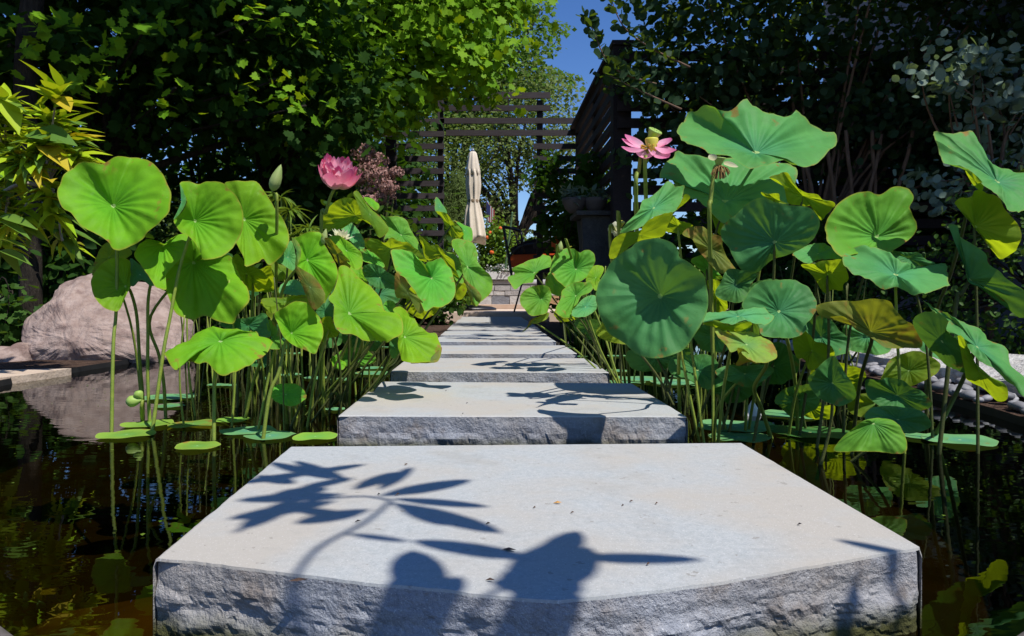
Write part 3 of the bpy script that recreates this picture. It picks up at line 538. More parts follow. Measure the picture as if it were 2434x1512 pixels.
for k, (lb, mt, Y, nv, rg, ol) in enumerate([
    ('teal lotus leaf wedge below the olive crest under the pink flower', 'lotus_blue', 3.3, FACE, 'C', [(800, 765), (890, 740), (950, 800), (1010, 900), (1005, 965), (940, 960), (870, 880)]),
    ('green lotus leaf with tan rolled edge beside the white waterlily', 'lotus_left', 2.98, FACE, 'C', [(690, 880), (770, 850), (840, 880), (920, 940), (980, 1000), (990, 1100), (940, 1140), (880, 1100), (800, 1000)]),
    ('tan rolled lotus leaf edge right of the small pointed bud', 'lotus_brown', 2.93, UNDER, 'C', [(670, 870), (730, 890), (790, 960), (850, 1030), (890, 1080), (880, 1120), (780, 1090), (740, 1020), (690, 940)]),
    ('light green lotus leaf sliver above the dark tucked one', 'lotus_mid', 3.2, FACE, 'C', [(970, 970), (1050, 980), (1130, 1040), (1180, 1110), (1130, 1130), (1050, 1090), (990, 1060)]),
    ('small green lotus leaf left of the dark tucked one', 'lotus_left', 3.15, FACE, 'C', [(890, 1100), (980, 1110), (1010, 1190), (1035, 1260), (960, 1230), (900, 1170)]),
    ('teal lotus leaf left of the folded one with tan flap', 'lotus_blue', 3.2, (.4, -.7, .5), 'C', [(370, 905), (405, 930), (430, 1080), (410, 1155), (330, 1110), (240, 1060), (300, 1010)]),
    ('yellowish lotus leaf under the teal one at the stand centre', 'lotus_olive', 3.3, FACE, 'C', [(225, 1090), (330, 1110), (400, 1150), (380, 1200), (280, 1240), (230, 1180)]),
    ('pale teal lotus leaf crossed by the bent stalk', 'lotus_blue', 3.15, FACE, 'C', [(280, 1330), (300, 1270), (360, 1235), (440, 1230), (480, 1280), (510, 1360), (410, 1360), (330, 1350)]),
    ('flat yellow lotus leaf lying under the folded flap', 'lotus_olive', 2.9, FLAT, 'D', [(130, 290), (200, 270), (350, 260), (500, 240), (540, 290), (520, 330), (420, 300), (330, 345), (270, 380), (230, 400), (180, 370)]),
    ('dim olive lotus leaf below the cupped one', 'lotus_olive', 2.95, UNDER, 'D', [(640, 445), (720, 430), (760, 520), (790, 560), (770, 600), (700, 610), (650, 640), (655, 520)]),
    ('deep green shaded lotus leaf above the cupped one', 'lotus_shaded', 2.95, LEFTF, 'D', [(590, 390), (680, 300), (745, 340), (750, 430), (650, 440)]),
    ('dark teal lotus leaf in the shade behind the bright drooped one', 'lotus_shaded', 3.0, LEFTF, 'B', [(1860, 500), (2000, 450), (2150, 430), (2250, 400), (2290, 520), (2290, 600), (2200, 590), (2130, 545), (2050, 560)]),
    ('teal lotus leaf half behind the cupped one', 'lotus_mid', 2.92, FACE, 'D', [(180, 460), (240, 480), (290, 600), (330, 660), (300, 700), (210, 705), (150, 690), (230, 620), (190, 560)]),
    ('small teal lotus leaf between rippled leaf and stones', 'lotus_mid', 3.0, FACE, 'D', [(1165, 340), (1200, 290), (1265, 310), (1260, 390), (1200, 395)]),
    ('narrow dark lotus leaf hanging beside the torn tipped one', 'lotus_shaded', 3.0, LEFTF, 'D', [(1225, 640), (1290, 600), (1305, 720), (1260, 785), (1225, 750)]),
    ('olive lotus leaf at the back of the left stand beside a bare twig', 'lotus_olive', 3.4, UNDER, 'D', [(60, 40), (230, 0), (240, 200), (100, 215), (40, 180), (-120, 20)]),
    ('yellow lotus leaf behind the bright drooped one', 'lotus_olive', 3.2, UNDER, 'B', [(2210, 310), (2300, 280), (2440, 260), (2450, 330), (2330, 400), (2260, 370)]),
    ('lower green lotus leaf near the water beneath the rippled one', 'lotus_left', 3.3, RIGHTF, 'D', [(735, 760), (790, 790), (850, 820), (820, 880), (740, 850)]),
    ('pale lotus leaf sliver behind the long bending leaf', 'lotus_mid', 3.4, FACE, 'C', [(1700, 1000), (1780, 1020), (1830, 1100), (1850, 1250), (1790, 1240), (1740, 1130)])]):
    lotus(lb, mt, Y, nv, rg, ol)
# ---- right of the path
lotus('highest and widest lotus leaf, flat blue green disc above the right stand', 'lotus_blue', 2.75, (.15, -.50, .85), 'K', [(560, 700), (600, 650), (615, 615), (660, 600), (710, 570), (760, 590), (830, 590), (880, 575), (925, 550), (970, 575), (1040, 610), (1110, 625), (1170, 625), (1205, 610), (1240, 630), (1290, 670), (1330, 690), (1360, 710), (1415, 718), (1422, 780), (1395, 800), (1370, 830), (1320, 870), (1270, 885), (1200, 900), (1140, 875), (1080, 885), (1000, 910), (920, 895), (850, 865), (790, 840), (730, 825), (690, 800), (620, 780), (580, 750)], (985, 828), cup=.08, bulge=.03, stem=('K', [(968, 905), (950, 1010), (952, 1150), (960, 1500)], (980, 2080)))
lotus('pale blue green lotus leaf just below the highest one', 'lotus_blue', 2.95, (.1, -.62, .78), 'K', [(465, 960), (490, 890), (540, 850), (555, 815), (620, 830), (700, 850), (850, 850), (1000, 870), (1150, 880), (1200, 920), (1205, 970), (1190, 1010), (1170, 1090), (1140, 1110), (1010, 1080), (940, 1110), (880, 1170), (820, 1215), (780, 1190), (740, 1140), (720, 1110), (650, 1080), (610, 1090), (560, 1030), (520, 970)], (818, 1093), cup=.08, flaps=[dict(o=[(725, 1110), (745, 1140), (790, 1195), (815, 1215), (800, 1270), (775, 1250), (750, 1180)], m='lotus_olive', n=UNDER, dy=.04)])
lotus('dark shaded lotus leaf in the centre of the right stand', 'lotus_shaded', 2.5, (-.62, -.75, -.12), 'K', [(795, 1240), (830, 1190), (870, 1165), (940, 1100), (1000, 1070), (1050, 1075), (1100, 1100), (1180, 1110), (1250, 1115), (1290, 1130), (1320, 1170), (1330, 1210), (1310, 1270), (1290, 1300), (1240, 1340), (1150, 1380), (1080, 1400), (1030, 1440), (1000, 1470), (920, 1470), (880, 1420), (830, 1330), (800, 1290)], (1090, 1310), cup=.12)
lotus('heart shaped lotus leaf with a dark folded right half', 'lotus_mid', 2.6, (.32, -.88, .3), 'K', [(1360, 1200), (1400, 1140), (1450, 1085), (1520, 1045), (1600, 1040), (1660, 1050), (1720, 1012), (1770, 1005), (1820, 1030), (1830, 1080), (1820, 1120), (1850, 1170), (1862, 1220), (1840, 1270), (1790, 1310), (1740, 1345), (1680, 1385), (1600, 1375), (1520, 1375), (1450, 1385), (1400, 1330), (1365, 1270)], (1640, 1280), cup=.62, bulge=.05, ruffle=.05)
lotus('tilted flat lotus leaf with pale droplets, right of the dark one', 'lotus_blue', 2.38, (.1, -.45, .88), 'H', [(890, 40), (930, -20), (1000, -60), (1130, -60), (1240, -50), (1330, 20), (1400, 75), (1500, 90), (1640, 90), (1760, 80), (1780, 150), (1785, 240), (1810, 262), (1770, 272), (1690, 300), (1590, 335), (1500, 340), (1430, 310), (1330, 290), (1240, 290), (1160, 240), (1080, 200), (1000, 160), (920, 110)], (1345, 180), cup=.06, bulge=.05, ruffle=.05)
lotus('long blue green lotus leaf sweeping out at the upper right frame edge', 'lotus_blue', 2.35, (.1, -.72, .7), 'K', [(1945, 770), (1950, 730), (1955, 700), (1990, 710), (2060, 720), (2140, 710), (2165, 720), (2175, 790), (2200, 830), (2260, 880), (2330, 910), (2434, 930), (2530, 960), (2570, 1050), (2520, 1120), (2434, 1135), (2400, 1150), (2350, 1140), (2320, 1080), (2250, 1030), (2200, 990), (2160, 960), (2110, 900), (2050, 890), (2000, 870), (1970, 810)], (2290, 985), cup=.16, flaps=[dict(o=[(2118, 920), (2160, 935), (2212, 990), (2205, 1035), (2165, 1005), (2135, 960)], n=UNDER, dy=-.02)],
      stem=('K', [(2150, 1090), (2090, 1300), (2030, 1505), (1975, 1640), (1940, 1800)], (1900, 2260)), sm='stem_dark')
lotus('glowing yellow green lotus leaf underside at the right frame edge', 'lotus_olive', 2.50, (-.45, -.65, -.6), 'K', [(2060, 1100), (2090, 1070), (2150, 1060), (2170, 1030), (2230, 1040), (2300, 1070), (2330, 1130), (2380, 1180), (2420, 1260), (2410, 1310), (2370, 1370), (2310, 1400), (2270, 1360), (2220, 1280), (2170, 1240), (2130, 1170)], (2170, 1225), cup=-.1)
lotus('dull lotus leaf underside hanging below the glowing one', 'lotus_shaded', 2.45, (-.5, -.8, -.2), 'H', [(1790, -245), (1870, -235), (1890, -150), (2000, -80), (2110, 0), (2130, 80), (2230, 150), (2270, 200), (2360, 260), (2460, 340), (2470, 500), (2400, 545), (2340, 470), (2240, 370), (2120, 300), (2000, 262), (1950, 220), (1930, 60), (1900, -50), (1850, -150)], (1970, 220), cup=.1, stem=('H', [(1960, 240), (1900, 350), (1850, 460)], (1700, 1700)), sm='stem_dark')
lotus('long sloping blue green lotus leaf low at the right, underside glowing', 'lotus_blue', 2.05, (.1, -.6, .8), 'H', [(1575, 390), (1640, 435), (1720, 460), (1800, 520), (1870, 560), (1980, 620), (2100, 650), (2130, 720), (2200, 760), (2290, 830), (2310, 920), (2370, 1000), (2470, 1080), (2480, 1220), (2380, 1150), (2280, 1060), (2150, 960), (2050, 900), (1960, 800), (1900, 700), (1810, 690), (1765, 620), (1800, 550), (1700, 500)], (2030, 790), cup=.05, flaps=[dict(o=[(1870, 690), (1930, 720), (1960, 800), (2000, 900), (2100, 1000), (2200, 1070), (2285, 1120), (2292, 1230), (2200, 1242), (2100, 1150), (1950, 1070), (1935, 1010), (1900, 850)], n=BACKL, dy=.05), dict(o=[(1490, 560), (1580, 490), (1700, 500), (1790, 560), (1770, 620), (1810, 690), (1880, 740), (1930, 850), (1970, 1000), (1900, 1005), (1800, 960), (1700, 880), (1600, 780), (1520, 660)], n=BACKL, dy=.08, m='lotus_shaded')],
      stem=('H', [(1935, 1020), (1860, 1180), (1780, 1340)], (1640, 1530)), sm='stem_dark')
lotus('withered brown topped lotus leaf in shade above the coping stones', 'lotus_brown', 2.3, (-.25, -.85, -.1), 'H', [(670, 440), (760, 410), (900, 395), (1000, 400), (1150, 380), (1290, 400), (1340, 470), (1420, 560), (1490, 600), (1560, 700), (1560, 790), (1450, 800), (1340, 800), (1250, 790), (1180, 740), (1100, 690), (1000, 640), (900, 530), (740, 540), (680, 500)], (1130, 660), stem=('H', [(1140, 740), (1090, 900), (1040, 1100)], (980, 1480)), sm='stem_dark')
lotus('half shaded lotus leaf with pale hub near the middle of the right stand', 'lotus_shaded', 2.35, (.3, -.88, .32), 'H', [(80, 350), (140, 270), (220, 230), (380, 220), (480, 215), (560, 250), (620, 310), (665, 390), (670, 470), (640, 540), (590, 590), (590, 640), (540, 690), (440, 715), (320, 710), (220, 690), (180, 610), (120, 540), (50, 440)], (350, 490), cup=.5, bulge=.08, stem=('H', [(420, 720), (470, 950), (500, 1200)], (515, 1500)))
lotus('curled blue green lotus leaf with an olive underlip beside the round one', 'lotus_blue', 2.25, (.05, -.5, .85), 'F', [(1820, 575), (1950, 560), (2080, 550), (2200, 530), (2310, 525), (2350, 570), (2400, 600), (2350, 660), (2250, 660), (2150, 630), (2050, 660), (1960, 650), (1900, 630), (1820, 640), (1790, 660)], cup=.05, flaps=[dict(o=[(1790, 665), (1830, 640), (1900, 630), (1980, 660), (2060, 670), (2150, 640), (2210, 655), (2190, 700), (2090, 728), (1980, 715), (1880, 690)], dy=-.02, n=UNDER)])
lotus('yellow edged withering lotus leaf drooping over the right water', 'lotus_spot', 2.2, (.15, -.62, .75), 'F', [(1895, 700), (2000, 735), (2100, 740), (2200, 730), (2300, 770), (2380, 820), (2420, 900), (2420, 950), (2350, 985), (2260, 1000), (2180, 960), (2130, 930), (2100, 880), (2030, 900), (1980, 830), (1920, 770)], cup=-.03, flaps=[dict(o=[(2085, 870), (2140, 875), (2200, 930), (2270, 960), (2330, 985), (2250, 1002), (2180, 985), (2110, 1015), (2070, 1010), (2100, 950)], m='lotus_brown', dy=-.02, n=UNDER)],
      stem=('F', [(2335, 990), (2230, 1200), (2290, 1380)], (2400, 1620)))
lotus('big round dark lotus leaf with a deep funnel, front of the right stand', 'lotus_shaded', 2.25, (-.56, -.80, .18), 'F', [(890, 440), (905, 350), (950, 250), (1000, 150), (1080, 80), (1180, 20), (1200, -5), (1260, -41), (1370, -56), (1450, -56), (1530, -26), (1575, 34), (1590, 95), (1650, 125), (1740, 190), (1810, 260), (1825, 340), (1840, 430), (1830, 520), (1800, 630), (1740, 740), (1660, 850), (1560, 920), (1420, 955), (1300, 945), (1220, 910), (1150, 840), (1080, 800), (990, 740), (950, 650), (900, 540)], (1440, 430), cup=.55, bulge=.16, ruffle=.05, stem=('F', [(1600, 800), (1590, 900), (1590, 1150)], (1600, 1560)))
lotus('folded teal lotus leaf rising steeply beside the open pink flower', 'lotus_blue', 2.55, (.45, -.7, .5), 'E', [(1090, 1180), (1130, 1110), (1190, 1050), (1250, 985), (1280, 900), (1350, 870), (1420, 815), (1500, 735), (1560, 785), (1635, 780), (1610, 900), (1580, 970), (1530, 1005), (1450, 1020), (1360, 1050), (1290, 1120), (1180, 1160)], cup=.16, bulge=.0, ruffle=.06, flaps=[dict(o=[(995, 1370), (1020, 1260), (1060, 1210), (1150, 1170), (1260, 1160), (1290, 1110), (1380, 1040), (1500, 1008), (1545, 1005), (1500, 1100), (1460, 1200), (1350, 1230), (1250, 1248), (1150, 1310), (1070, 1380), (1010, 1400)], n=UNDER, dy=-.05, m='lotus_olive'), dict(o=[(1540, 1010), (1600, 930), (1640, 850), (1685, 870), (1660, 910), (1600, 960)], m='lotus_olive', dy=.04)])
for k, (lb, mt, Y, nv, rg, ol) in enumerate([
    ('yellow sunlit lotus leaf flap right of the folded teal one', 'lotus_olive', 2.7, UNDER, 'E', [(1480, 1160), (1530, 1030), (1590, 1070), (1710, 1110), (1640, 1150), (1610, 1190), (1550, 1175)]),
    ('brown speckled lotus leaf left of the dark central one', 'lotus_brown', 2.65, (.1, -.9, .2), 'E', [(1620, 1190), (1660, 1140), (1730, 1120), (1800, 1125), (1840, 1160), (1900, 1190), (1950, 1220), (1960, 1300), (2000, 1380), (2070, 1500), (1950, 1520), (1850, 1440), (1760, 1330), (1700, 1230)]),
    ('olive lotus leaf twisting down right of the pale disc', 'lotus_olive', 2.62, (.1, -.75, -.6), 'G', [(270, 710), (330, 680), (430, 670), (460, 740), (520, 800), (600, 840), (680, 850), (730, 900), (810, 910), (830, 950), (760, 1020), (710, 1075), (680, 980), (620, 950), (440, 930), (400, 800), (340, 730)]),
    ('yellow rim of a lotus leaf above the dark central one', 'lotus_olive', 2.7, UNDER, 'G', [(200, 830), (260, 845), (350, 845), (365, 905), (430, 930), (330, 920), (230, 870)]),
    ('teal lotus leaf lying below the heart shaped one', 'lotus_blue', 2.62, UPF, 'G', [(470, 1350), (580, 1290), (700, 1260), (790, 1290), (860, 1350), (900, 1400), (700, 1400), (610, 1440), (520, 1400)]),
    ('dark lotus leaf behind the tilted flat one', 'lotus_shaded', 2.7, LEFTF, 'G', [(1230, 1320), (1340, 1330), (1450, 1345), (1540, 1345), (1600, 1400), (1680, 1440), (1500, 1460), (1380, 1440), (1300, 1380)]),
    ('yellow green lotus leaf hanging left of the tilted flat one', 'lotus_olive', 2.5, (-.3, -.7, -.6), 'H', [(540, 90), (640, 85), (720, 60), (910, 50), (920, 110), (945, 210), (900, 260), (890, 310), (800, 310), (760, 350), (700, 280), (650, 200), (600, 150)]),
    ('sunlit yellow lotus leaf underside above the coping stones', 'lotus_olive', 2.6, (-.35, -.7, -.6), 'H', [(470, 720), (560, 650), (620, 690), (660, 740), (740, 760), (800, 785), (825, 860), (740, 920), (650, 985), (600, 970), (570, 900), (500, 870)]),
    ('dark pointed lotus leaf hanging over the shaded right water', 'lotus_shaded', 2.25, (-.5, -.8, -.2), 'H', [(600, 1050), (650, 1000), (740, 910), (820, 865), (870, 930), (920, 1020), (980, 1100), (1010, 1200), (960, 1260), (860, 1290), (760, 1260), (680, 1210), (620, 1130)]),
    ('olive lotus leaf underside low over the right water', 'lotus_shaded', 2.35, (-.3, -.85, -.1), 'H', [(1090, 1070), (1200, 1070), (1280, 1050), (1400, 1070), (1480, 1130), (1560, 1160), (1640, 1240), (1650, 1290), (1560, 1330), (1400, 1330), (1250, 1310), (1150, 1250), (1100, 1190)]),
    ('dark square lotus leaf right of the big round one', 'lotus_shaded', 2.55, LEFTF, 'F', [(1900, 420), (1950, 300), (2010, 200), (2130, 210), (2260, 235), (2200, 330), (2150, 460), (2050, 480)]),
    ('deep shaded lotus leaf behind the half shaded one', 'lotus_shaded', 2.6, LEFTF, 'F', [(2130, 560), (2150, 430), (2200, 340), (2300, 290), (2450, 300), (2460, 480), (2300, 560)]),
    ('glowing lotus leaf behind the stalks right of the round one', 'lotus_olive', 2.9, UNDER, 'F', [(1830, 300), (1940, 300), (1980, 400), (2000, 540), (1900, 570), (1840, 560), (1850, 420)]),
    ('bright green lotus leaf behind the brown speckled one', 'lotus_mid', 2.85, UNDER, 'F', [(1690, 130), (1780, 80), (1860, 130), (1900, 200), (1960, 280), (1820, 280), (1800, 230)]),
    ('olive lotus leaf underside beneath the withering drooped one', 'lotus_shaded', 2.5, (-.2, -.9, -.2), 'F', [(1900, 1060), (2030, 1010), (2150, 1020), (2300, 1010), (2400, 1050), (2330, 1130), (2180, 1200), (2050, 1160), (1940, 1120)]),
    ('broad dim lotus leaf just above the water in front of the wall', 'lotus_shaded', 2.2, (-.2, -.8, .3), 'H', [(1080, 1390), (1130, 1310), (1250, 1290), (1400, 1300), (1560, 1330), (1630, 1400), (1640, 1470), (1500, 1520), (1300, 1510), (1150, 1480)]),
    ('yellow lit lotus leaf scrap standing among the right stalks', 'lotus_olive', 3.0, UNDER, 'H', [(370, 1260), (450, 1180), (560, 1130), (620, 1200), (720, 1270), (830, 1290), (790, 1400), (640, 1400), (480, 1340)])]):
    lotus(lb, mt, Y, nv, rg, ol)
lotus('tent shaped lotus leaf half sunk in the right water, one corner sunlit', 'lotus_mid', 2.12, (-.15, -.8, .5), 'N', [(1180, 268), (1230, 190), (1300, 130), (1380, 70), (1480, 55), (1580, 80), (1640, 150), (1662, 262), (1600, 292), (1430, 275), (1300, 282)], (1440, 90), cup=-.1, stem=0)
# small leaves further back right of the path
GS = 'standing lotus leaves'
lotus('round lotus leaf topmost in the small cluster right of the path', 'lotus_mid', 4.1, (.25, -.85, .42), 'F', [(510, 140), (540, 70), (610, 30), (700, 25), (745, 60), (800, 30), (860, 60), (880, 130), (850, 200), (830, 250), (760, 300), (700, 320), (640, 350), (600, 340), (550, 290), (500, 210)], (718, 200), cup=.5, bulge=.1)
lotus('jagged lotus leaf leftmost in the small cluster, over the chair leg', 'lotus_mid', 4.2, (.3, -.72, .6), 'F', [(135, 270), (200, 240), (175, 195), (300, 130), (400, 100), (440, 75), (500, 100), (510, 170), (440, 200), (370, 250), (350, 310), (270, 320), (200, 370), (160, 320)], (365, 230), cup=.2)
lotus('cupped lotus leaf with a dark centre, lowest left in the small cluster', 'lotus_mid', 4.0, (.3, -.85, .35), 'F', [(240, 450), (270, 390), (340, 345), (420, 335), (490, 350), (510, 420), (490, 500), (470, 570), (400, 590), (330, 590), (270, 530)], (425, 450), cup=.5, bulge=.1)
lotus('forked lotus leaf in the middle of the small cluster right of the path', 'lotus_mid', 3.95, (.3, -.75, .55), 'F', [(545, 530), (590, 440), (600, 380), (680, 320), (770, 310), (830, 310), (865, 350), (830, 400), (760, 430), (730, 490), (690, 530), (680, 610), (600, 610), (560, 580)], (715, 425), cup=.45, bulge=.08)
for lb, mt, Y, nv, ol in [('blue tinted lotus leaf lowest right in the small cluster', 'lotus_blue', 3.9, RIGHTF, [(680, 560), (720, 510), (790, 440), (880, 420), (895, 500), (880, 550), (800, 600), (700, 605)]),
                          ('lotus leaf below the topmost one of the small cluster', 'lotus_mid', 4.15, FACE, [(455, 300), (500, 220), (560, 290), (620, 350), (610, 400), (570, 430), (500, 400), (465, 350)]),
                          ('lotus leaf in the small cluster touching the big round one', 'lotus_left', 4.1, FACE, [(800, 290), (860, 180), (910, 165), (955, 190), (930, 260), (880, 330), (930, 290), (890, 380), (840, 330)]),
                          ('low dark lotus leaf with a withered tip over the path edge', 'lotus_spot', 4.0, LEFTF, [(260, 730), (300, 690), (330, 630), (400, 600), (485, 570), (470, 620), (400, 655), (320, 670), (290, 715)])]:
    lotus(lb, mt, Y, nv, 'F', ol)
# ---- leaves low among the stalks, mostly in shade
ORD = ['first', 'second', 'third', 'fourth', 'fifth', 'sixth', 'seventh', 'eighth', 'ninth', 'tenth', 'eleventh', 'twelfth', 'thirteenth', 'fourteenth', 'fifteenth', 'sixteenth', 'seventeenth']
def lowleaf(x, y, rx, ry, Y, nrm, mat, side, seed, rank=0):
    rz = random.Random(seed); ph = [rz.uniform(0, 6.28) for _ in range(3)]; tilt = rz.uniform(-.5, .5); ol = []
    for k in range(18):
        a = 2 * math.pi * k / 18; w_ = 1 + .10 * math.sin(2 * a + ph[0]) + .09 * math.sin(3 * a + ph[1]) + .05 * math.sin(5 * a + ph[2])
        u, v = rx * w_ * math.cos(a), ry * w_ * math.sin(a); ol.append((x + u * math.cos(tilt) - v * math.sin(tilt), y + u * math.sin(tilt) + v * math.cos(tilt)))
    lotus(f'{ORD[rank]} from the stones of the low shaded lotus leaves among the {side} stalks', mat, Y, nrm, 'V', ol, group=f'low shaded lotus leaves {side} of the stones')
rz = random.Random(77)
LR = sorted([(1480, 790, 62, 30), (1560, 850, 70, 34), (1660, 880, 66, 40), (1745, 920, 60, 36), (1840, 870, 66, 44), (1900, 950, 60, 34), (1700, 800, 60, 34), (1990, 900, 64, 42), (2080, 960, 60, 38), (2160, 880, 66, 44), (2230, 800, 60, 50), (1790, 760, 64, 44), (1950, 800, 66, 48), (1610, 780, 50, 34), (2060, 800, 60, 44), (1400, 780, 40, 22), (1350, 740, 36, 24)])
for i, (x, y, rx, ry) in enumerate(LR):
    lowleaf(x, y, rx, ry, rz.uniform(2.75, 3.3) if x > 1450 else 4.3, rz.choice([LEFTF, UNDER, BACKL, (-.3, -.75, .5)]), rz.choice(['lotus_shaded', 'lotus_shaded', 'lotus_olive', 'lotus_blue']), 'right', 500 + i, i)
LL = sorted([(640, 800, 56, 34), (760, 790, 60, 36), (860, 800, 60, 34), (930, 780, 50, 34), (560, 690, 60, 44), (690, 720, 60, 40), (800, 690, 60, 44), (1000, 720, 44, 34), (900, 700, 56, 40), (520, 640, 50, 40), (620, 850, 44, 22), (840, 850, 50, 24)], reverse=True)
for i, (x, y, rx, ry) in enumerate(LL):
    lowleaf(x, y, rx, ry, rz.uniform(3.4, 3.9), rz.choice([LEFTF, UNDER, FACE, RIGHTF]), rz.choice(['lotus_shaded', 'lotus_olive', 'lotus_mid', 'lotus_shaded']), 'left', 600 + i, i)
# ---- floating pads
def pad(label, x, y, rx, mat, seed, group, ry=1.0, lift=.006):
    """pad lying on the water, seen at view px (x, y)"""
    Y = CZ * F / (y - CY); c = P(x, y, Y); r = rx / F * Y; rs = random.Random(seed); mb = MB(); V = []; U = []; Np = 40; Mr = 6
    ph = [rs.uniform(0, 6.28) for _ in range(5)]; notch = rs.uniform(0, 6.28)
    for j in range(Mr + 1):
        t = j / Mr
        for i in range(Np + 1):
            a = 2 * math.pi * i / Np; w_ = 1 + .05 * math.sin(2 * a + ph[0]) + .04 * math.sin(3 * a + ph[1]) + .02 * math.sin(7 * a + ph[2])
            dn = abs((a - notch + math.pi) % (2 * math.pi) - math.pi); w_ *= 1 - .10 * math.exp(-(dn / .25) ** 2)
            z = lift + r * t ** 4 * .022 * (1 + math.sin(3 * a + ph[3]) * 1.0 + .7 * math.sin(5 * a + ph[4]))
            V.append((c.x + r * t * w_ * math.cos(a), c.y + r * ry * t * w_ * math.sin(a), max(z, .003))); U.append((i / Np, t))
    mb.add(V, [(j * (Np + 1) + i, j * (Np + 1) + i + 1, (j + 1) * (Np + 1) + i + 1, (j + 1) * (Np + 1) + i) for j in range(Mr) for i in range(Np)]); mb.uv = U
    o = mb.obj('floating_pad', M[mat], smooth=True); tag(o, label, 'lotus pad', group); return o
GL, GR = 'lotus pads floating left of the stones', 'lotus pads floating right of the stones'
fl = [(R('B', [(1075, 1440)])[0], 62, 'lotus_float', 'bright floating pad at the foot of the largest left leaf stalk'), (R('L', [(1302, 250)])[0], 53, 'lotus_float', 'bright floating pad nearest the viewer on the left water'),
      (R('B', [(1260, 1350)])[0], 56, 'lotus_float', 'floating pad half in shadow behind two left stalks'), (R('B', [(1640, 1352)])[0], 54, 'lotus_spot', 'browned floating pad with a rolled edge on the left water'), (R('B', [(1970, 1316)])[0], 42, 'lotus_float', 'bright floating pad behind the bent stalk on the left'),
      (R('D', [(590, 1458)])[0], 54, 'lotus_float', 'bright floating pad touching the corner of the nearest stepping stone'), (R('D', [(760, 1222)])[0], 25, 'lotus_float_blue', 'small floating pad beside the left front corner of the second stone'), (R('B', [(2110, 1408)])[0], 62, 'lotus_float_blue', 'shaded floating pad behind the bright one at the stone corner'), (R('B', [(2290, 1450)])[0], 58, 'lotus_float_blue', 'shaded floating pad left of the bright one at the stone corner')]
for i, (p, rx, mt, lb) in enumerate(fl): pad(lb, p[0], p[1], rx, mt, 100 + i, GL)
for i, (q, rx) in enumerate([((1440, 1195), 34), ((1440, 1120), 60), ((1950, 1018), 20), ((1850, 1014), 25)]): p = R('B', [q])[0]; pad('small blue green pad floating far back among the left stalks', p[0], p[1], rx, 'lotus_float_blue', 120 + i, GL)
for i, (q, rx) in enumerate([((380, 928), 28), ((600, 955), 30), ((800, 970), 29), ((1080, 916), 46), ((1080, 870), 30), ((1065, 712), 18), ((375, 745), 27), ((200, 960), 25), ((1180, 690), 18), ((900, 850), 24)]): p = R('D', [q])[0]; pad('small blue green pad floating far back among the left stalks', p[0], p[1], rx, 'lotus_float_blue', 140 + i, GL)
fr_ = [(R('N', [(530, 120)])[0], 92, 'lotus_float_blue', 'large rippled floating pad behind the nearest stone on the right'), (R('N', [(550, 192)])[0], 72, 'lotus_float_blue', 'floating pad nearest the right back corner of the first stone'), (R('N', [(880, 42)])[0], 62, 'lotus_float_blue', 'floating pad with a crinkled rim among the right stalks'), (R('N', [(2010, 210)])[0], 80, 'lotus_float_blue', 'floating pad with a raised right rim out on the dark right water'), (R('N', [(1020, 160)])[0], 90, 'lotus_shaded', 'shaded floating pad left of the tent shaped leaf'), (R('N', [(1780, 190)])[0], 46, 'lotus_float_blue', 'dim floating pad right of the tent shaped leaf')]
for i, (p, rx, mt, lb) in enumerate(fr_): pad(lb, p[0], p[1], rx, mt, 200 + i, GR)
for i, (q, rx) in enumerate([((1070, 1068), 30), ((1430, 1020), 28), ((1270, 1140), 60), ((1640, 1120), 36), ((1720, 1185), 26), ((1060, 940), 24), ((760, 945), 16), ((1080, 845), 18), ((670, 872), 14), ((1720, 920), 10), ((1800, 1035), 20), ((1560, 1170), 60), ((1130, 1165), 46), ((1470, 1003), 18)]): p = R('F', [q])[0]; pad('small blue green pad floating far back among the right stalks', p[0], p[1], rx, 'lotus_float_blue', 220 + i, GR)
# ---- bare stalks standing in the water
def bare(x, y, top, lean, mat, side, r=.007):
    b_ = basept((x, y)); t = P(x + lean, top, b_.y + random.uniform(-.1, .1)); mid = (b_ + t) / 2 + Vector((random.uniform(-.03, .03), 0, 0))
    mb = MB(); ln = smoothline([b_, mid, t], 5); mb.tube(ln, [r * 1.15 - r * .35 * i / (len(ln) - 1) for i in range(len(ln))], 6)
    o = mb.obj('lotus_stalk', mat, smooth=True); tag(o, f'thin upright lotus stalk in the crowd standing {side} of the stones', 'lotus stalk', f'lotus stalks {side} of the stones')
rs = random.Random(11)
for i in range(70):
    y = 706 + rs.uniform(115, 330) * rs.uniform(.75, 1); x = rs.uniform(440, 800) + (y < 880) * rs.uniform(0, 200); x = min(x, 1100 - (y - 790) * .95); bare(x, y, rs.uniform(640, 760), rs.uniform(-25, 25), M['stem_dark'] if rs.random() < .7 else M['stem'], 'left', rs.uniform(.003, .006))
for i in range(60):
    y = 706 + rs.uniform(120, 300) * rs.uniform(.75, 1); x = max(rs.uniform(1330, 2050), 1330 + (y - 830) * 1.6); bare(x, y, rs.uniform(600, 780), rs.uniform(-40, 40), M['stem_dark'] if rs.random() < .72 else M['stem'], 'right', rs.uniform(.003, .006))
